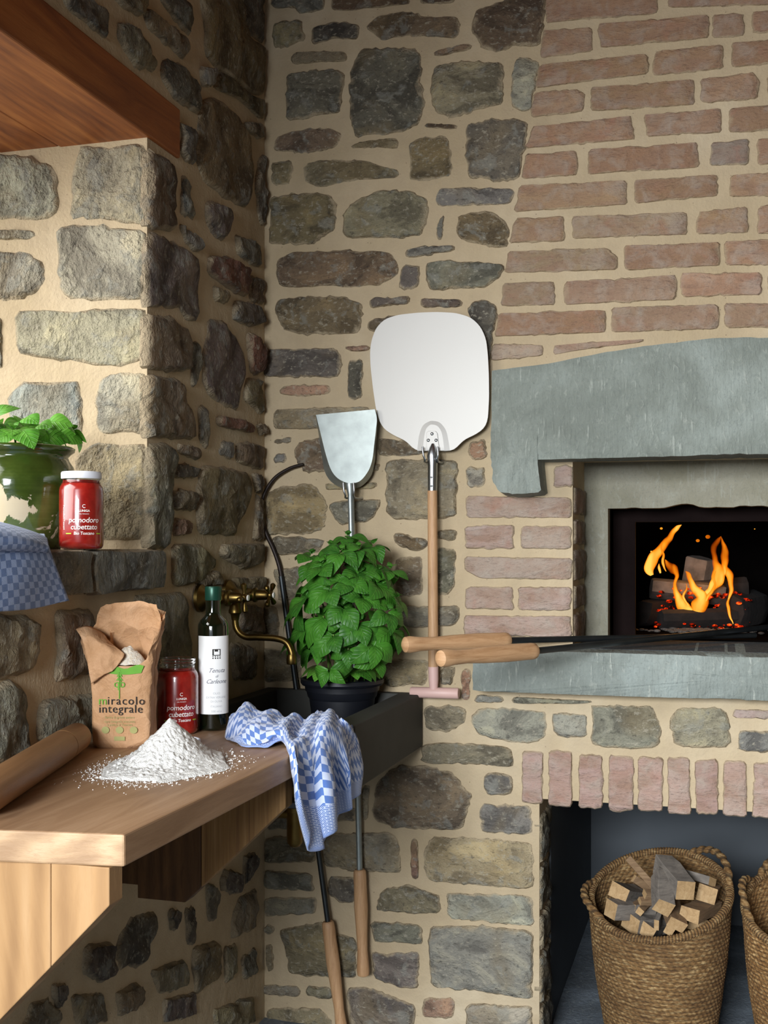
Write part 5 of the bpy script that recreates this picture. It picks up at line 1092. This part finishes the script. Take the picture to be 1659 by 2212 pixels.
def fold1(p, u, v):
    k = min(1, max(0, (v-.45)/.2)) if u > .42 else 0
    hang = .010*sin(u*46+1.5*v)*k
    top_ = (.005*sin(u*40+v*13)+.007*nz((p.x*55, p.y*55, p.z*30)))*(1-k)*(1 if .1 < v < .92 else .2)
    p = V((p.x+hang, p.y, max(p.z+top_, (.911 if p.x < .437 else -9)))); return p
cloth('tea_towel', cl, 7, 'bright blue and white checked tea towel draped over the worktop edge by the sink', 'towel', fold1, 'check', (.80, .965))
# underside tail of the same towel is its own fold hanging behind
tl = [[x_(636,1690,.440), x_(640,1740,.440), x_(655,1790,.442), x_(672,1826,.442)], [x_(662,1700,.437), x_(668,1750,.437), x_(680,1800,.438), x_(688,1836,.44)], [x_(700,1710,.436), x_(706,1750,.436), x_(706,1785,.438), x_(702,1812,.44)], [x_(725,1700,.436), x_(735,1730,.437), x_(732,1755,.438), x_(722,1780,.44)]]
o2 = cloth('towel_back_layer', tl, 6, None, None, None, 'check', (-1, .93)); o2.parent = bpy.data.objects['tea_towel']
# folded towel hanging over the sill
sx = .062
c3 = []
for k, (xt, xb, yb) in enumerate(((-140, -140, 1322), (-70, -70, 1323), (0, 0, 1320), (50, 75, 1312), (100, 146, 1297))):
    c3.append([x_(xt-10, 1168, -.10), x_(xt-4, 1160, -.02), x_(xt, 1175, .045), x_(xt+(xb-xt)*.2, 1200, sx), x_(xt+(xb-xt)*.55, 1240, sx+.006), x_(xt+(xb-xt)*.85, 1275, sx+.004), x_(xb, yb, sx+.002)])
def fold2(p, u, v): return p+V((.004*sin(u*9+v*3), 0, 0))
cloth('folded_tea_towel', c3, 8, 'dull blue checked tea towel folded over the window sill at the left edge', 'towel', fold2, 'check2', (1.1, 1.2), .012)
c4 = []
for k, (x, yt, yb) in enumerate(((-140, 1120, 1180), (-60, 1122, 1184), (0, 1131, 1186), (60, 1150, 1188), (100, 1165, 1190))):
    c4.append([x_(x, yt+26, -.12), x_(x, yt+4, -.06), x_(x+2, yt, .02), x_(x+6, yt+12, .065), x_(x+8, (yt+yb)/2+6, .082), x_(x+4, yb, .068), x_(x, yb-6, .03)])
o3 = cloth('upper_fold', c4, 8, None, None, fold2, 'check2', (1.1, 1.2), .006); o3.parent = bpy.data.objects['folded_tea_towel']

# ------------------------------------------------------------------ baskets with firewood
def basket(label, cx, cy, r0, r1, zt, tint, handles):
    b = thing('log_basket', label, 'basket', (cx, cy, .03), 0, 'seagrass baskets in the log niche')
    NT, NZ = 300, 132
    def rim(a): return zt(a)
    def rad(a, t): return (r0+(r1-r0)*(t**.75))*(1+.035*cos(2*a+.6))*(1+.03*sin(pi*t))
    rows = []; g = []
    for side in (0, 1):
        rs = []
        for i in range(NZ+1):
            t = i/NZ if side == 0 else 1-i/NZ; row = []
            for j in range(NT+1):
                a = 2*pi*j/NT; H = rim(a)-.03; z = .03+H*t; rw = z/.0105; ri = math.floor(rw); fr_ = rw-ri
                tw = sin(a*70+(ri % 2)*pi+fr_*2.2); lump = (1-(2*fr_-1)**2)*(.65+.35*tw)
                r = rad(a, t)+(lump*.0042 if side == 0 else -.009-lump*.003)+.0015*nz((a*3, z*30, 1))
                row.append(V((cx+r*cos(a), cy+r*sin(a), z))); g.append(min(1, max(0, lump*1.3)))
            rs.append(row)
        rows += rs
    m = MB(); m.grid(rows); m.a['groove'] = g; o = m.build('woven_body', M['weave'], b, fix=True, angle=180); o.color = tint
    m = MB(); m.lathe([(.001, 0), (r0-.005, 0), (r0-.005, .012), (.001, .012)], (cx, cy, .03), 40); m.a['groove'] = [1]*len(m.v); o = m.build('base', M['weave'], b); o.color = tint
    P = []; g = []; n = 12
    K = 760
    for i in range(K+1):
        a = 2*pi*i/K; r = rad(a, 1)-.003; P.append(V((cx+r*cos(a), cy+r*sin(a), rim(a)+.006)))
    m = MB(); rings = []
    for i, p in enumerate(P):
        t = (P[(i+1) % K]-P[i-1 if i else K-1]).normalized(); a_ = V((0, 0, 1)); a_ = (a_-t*a_.dot(t)).normalized(); b_ = t.cross(a_); rr = []
        for j in range(n):
            q = 2*pi*j/n; w = sin(i*1.15+q); R_ = .0098+.0011*w; rr.append(p+a_*R_*cos(q)+b_*R_*sin(q)); g.append(.5+.5*w)
        rings.append(rr)
    m.loft(rings, cap=False); m.a['groove'] = g; o = m.build('rope_rim', M['weave'], b, angle=180); o.color = tuple(min(1, c*1.45) for c in tint[:3])+(1,)
    for a0, a1, rise, outw in handles:
        P = []; g = []
        for i in range(61):
            t = i/60; a = a0+(a1-a0)*t; r = rad(a, 1)-.003+outw*sin(pi*t); P.append(V((cx+r*cos(a), cy+r*sin(a), rim(a)+.010+rise*sin(pi*t)**.8)))
        m = MB(); rings = []
        for i, p in enumerate(P):
            t = (P[min(i+1, 60)]-P[max(i-1, 0)]).normalized(); a_ = V((0, 0, 1)); a_ = (a_-t*a_.dot(t)).normalized(); b_ = t.cross(a_); rr = []
            for j in range(n):
                q = 2*pi*j/n; w = sin(i*.8+q); R_ = .0088+.0014*w; rr.append(p+a_*R_*cos(q)+b_*R_*sin(q)); g.append(.5+.5*w)
            rings.append(rr)
        m.loft(rings); m.a['groove'] = g; o = m.build('rope_handle', M['weave'], b, angle=180); o.color = tuple(min(1, c*1.4) for c in tint[:3])+(1,)
    return b
def zt1(a):
    return .405-.058*sin(a+0.0)*-1*1.0 + .012*cos(a)
def zr(a): s_ = sin(a); return (.402+.066*s_) + .018*cos(a)
B1 = (1.014, .125); B2 = (1.385, .13)
basket('seagrass basket filled with split firewood in the niche below the oven', B1[0], B1[1], .118, .168, zr, (1, 1, 1, 1), ((radians(165), radians(215), .016, .018), (radians(5), radians(62), .030, .008)))
basket('empty-looking seagrass basket at the right edge of the niche', B2[0], B2[1], .120, .165, zr, (1.25, 1.2, 1.15, 1), ((radians(150), radians(200), .040, .006), (radians(95), radians(140), .028, .004)))
WDZ = (1240, 1800, 3.96)
def W(x, y, z): return onZ(WDZ[0]+x/WDZ[2], WDZ[1]+y/WDZ[2], z)
def billet(x, y, z, dx, dy, dz, w, h, roll, side, label, L=.19, skew=0.0):
    """end-grain face centred on pixel (x, y) at height z, running away along (dx, dy, dz)"""
    p = W(x, y, z); d = V((dx, dy, dz)).normalized(); a = V((0, 0, 1)).cross(d); a = a.normalized() if a.length > .01 else V((1, 0, 0)); b = d.cross(a)
    ca, sa = cos(roll), sin(roll); a2 = a*ca+b*sa; b2 = b*ca-a*sa
    w *= 1.14; h *= 1.14; cs = [(-w/2, -h/2), (w/2, -h/2+skew), (w/2, h/2), (-w/2, h/2-skew)]; rings = []
    for t in (0, .3, .7, 1): rings.append([p+d*(L*t)+a2*(u+random.uniform(-.002, .002))+b2*(v_+random.uniform(-.002, .002)) for u, v_ in cs])
    m = MB(); m.loft(rings, cap=False, mi=0); m.add(rings[0], [(3, 2, 1, 0)], 1); m.add(rings[-1], [(0, 1, 2, 3)], 1)
    c0 = p
    o = m.build('firewood', [M[side], M['logend']], None, smooth=False, bevel=.0015, origin=c0); tag(o, label, 'firewood', 'split firewood in the basket'); return o
billet(960,492,.455, -.25,.55,.10, .040,.042, .05, 'logside', 'largest grey-sided split log, square pale end, on top of the pile', .15)
billet(380,505,.415, .25,.8,-.25, .044,.034, .25, 'logside', 'square-ended split log at the upper left of the basket', .14, .004)
billet(765,635,.420, -.05,.6,.25, .036,.034, .45, 'logside', 'split log with tilted square end in the middle of the basket', .12)
billet(985,695,.395, .35,.8,-.05, .042,.027, .1, 'logbrown', 'brown split log with pale end right of the middle', .13)
billet(875,785,.375, -.15,.75,.18, .040,.022, .45, 'logbrown', 'narrow pale-ended billet leaning at the front of the pile', .12)
billet(315,650,.385, .6,.6,-.15, .036,.036, .1, 'logside', 'grey rough split log at the left under the square-ended one', .13)
billet(1135,520,.430, .1,.9,-.15, .040,.034, .2, 'logbrown', 'dark brown split log at the right behind the others', .07)
billet(1185,415,.455, -.7,.45,.04, .030,.018, .35, 'logside', 'flat grey billet with pale tip at the upper right', .12)
billet(480,770,.350, .5,.6,-.1, .05,.036, .2, 'logside', 'broad grey split log low at the front left of the basket', .13)
billet(620,835,.340, .2,.7,-.1, .035,.03, .5, 'logside', 'grey split log at the very front of the basket', .12)
billet(710,785,.365, .05,.8,.1, .010,.022, .05, 'logside', 'thin stick with pale upright end at the front', .10)
billet(815,835,.350, .1,.8,.05, .018,.018, .4, 'logbrown', 'small pale-ended stick beside the front rim', .10)
billet(1060,780,.350, -.1,.8,-.1, .038,.03, .3, 'logbrown', 'brown split log low at the right front', .09)
billet(500,635,.385, .3,.7,0, .013,.015, .1, 'logbrown', 'small pale kindling end left of the middle, upper one', .10)
billet(562,668,.382, .2,.7,0, .014,.016, .6, 'logbrown', 'small pale kindling end left of the middle, lower one', .10)
billet(600,520,.420, .75,.4,-.12, .020,.014, .4, 'logbrown', 'short flat kindling stick beside the long lath', .09)
billet(562,575,.405, .8,.4,-.10, .017,.012, .5, 'logbrown', 'narrow kindling stick below the flat one', .09)
# long lath leaning diagonally
def lath(pa, pb, w, th, label, mt):
    pa, pb = V(pa), V(pb); d = (pb-pa).normalized(); a = d.cross(V((0, -1, .4))).normalized(); b = d.cross(a); m = MB(); rings = [[q+a*u+b*v_ for u, v_ in ((-w/2, -th/2), (w/2, -th/2), (w/2, th/2), (-w/2, th/2))] for q in (pa, pa.lerp(pb, .5), pb)]
    m.loft(rings, cap=False, mi=0); m.add(rings[0], [(3, 2, 1, 0)], 1); m.add(rings[-1], [(0, 1, 2, 3)], 1)
    o = m.build('firewood', [mt, M['logend']], None, smooth=False, bevel=.001); tag(o, label, 'firewood', 'split firewood in the basket')
lath(W(460,210,.50), W(710,490,.425), .017, .012, 'long thin pale lath leaning against the rear left rim', M['logbrown'])
lath(W(510,385,.455), W(690,510,.415), .018, .012, 'short pale lath lying parallel to the long one', M['logbrown'])
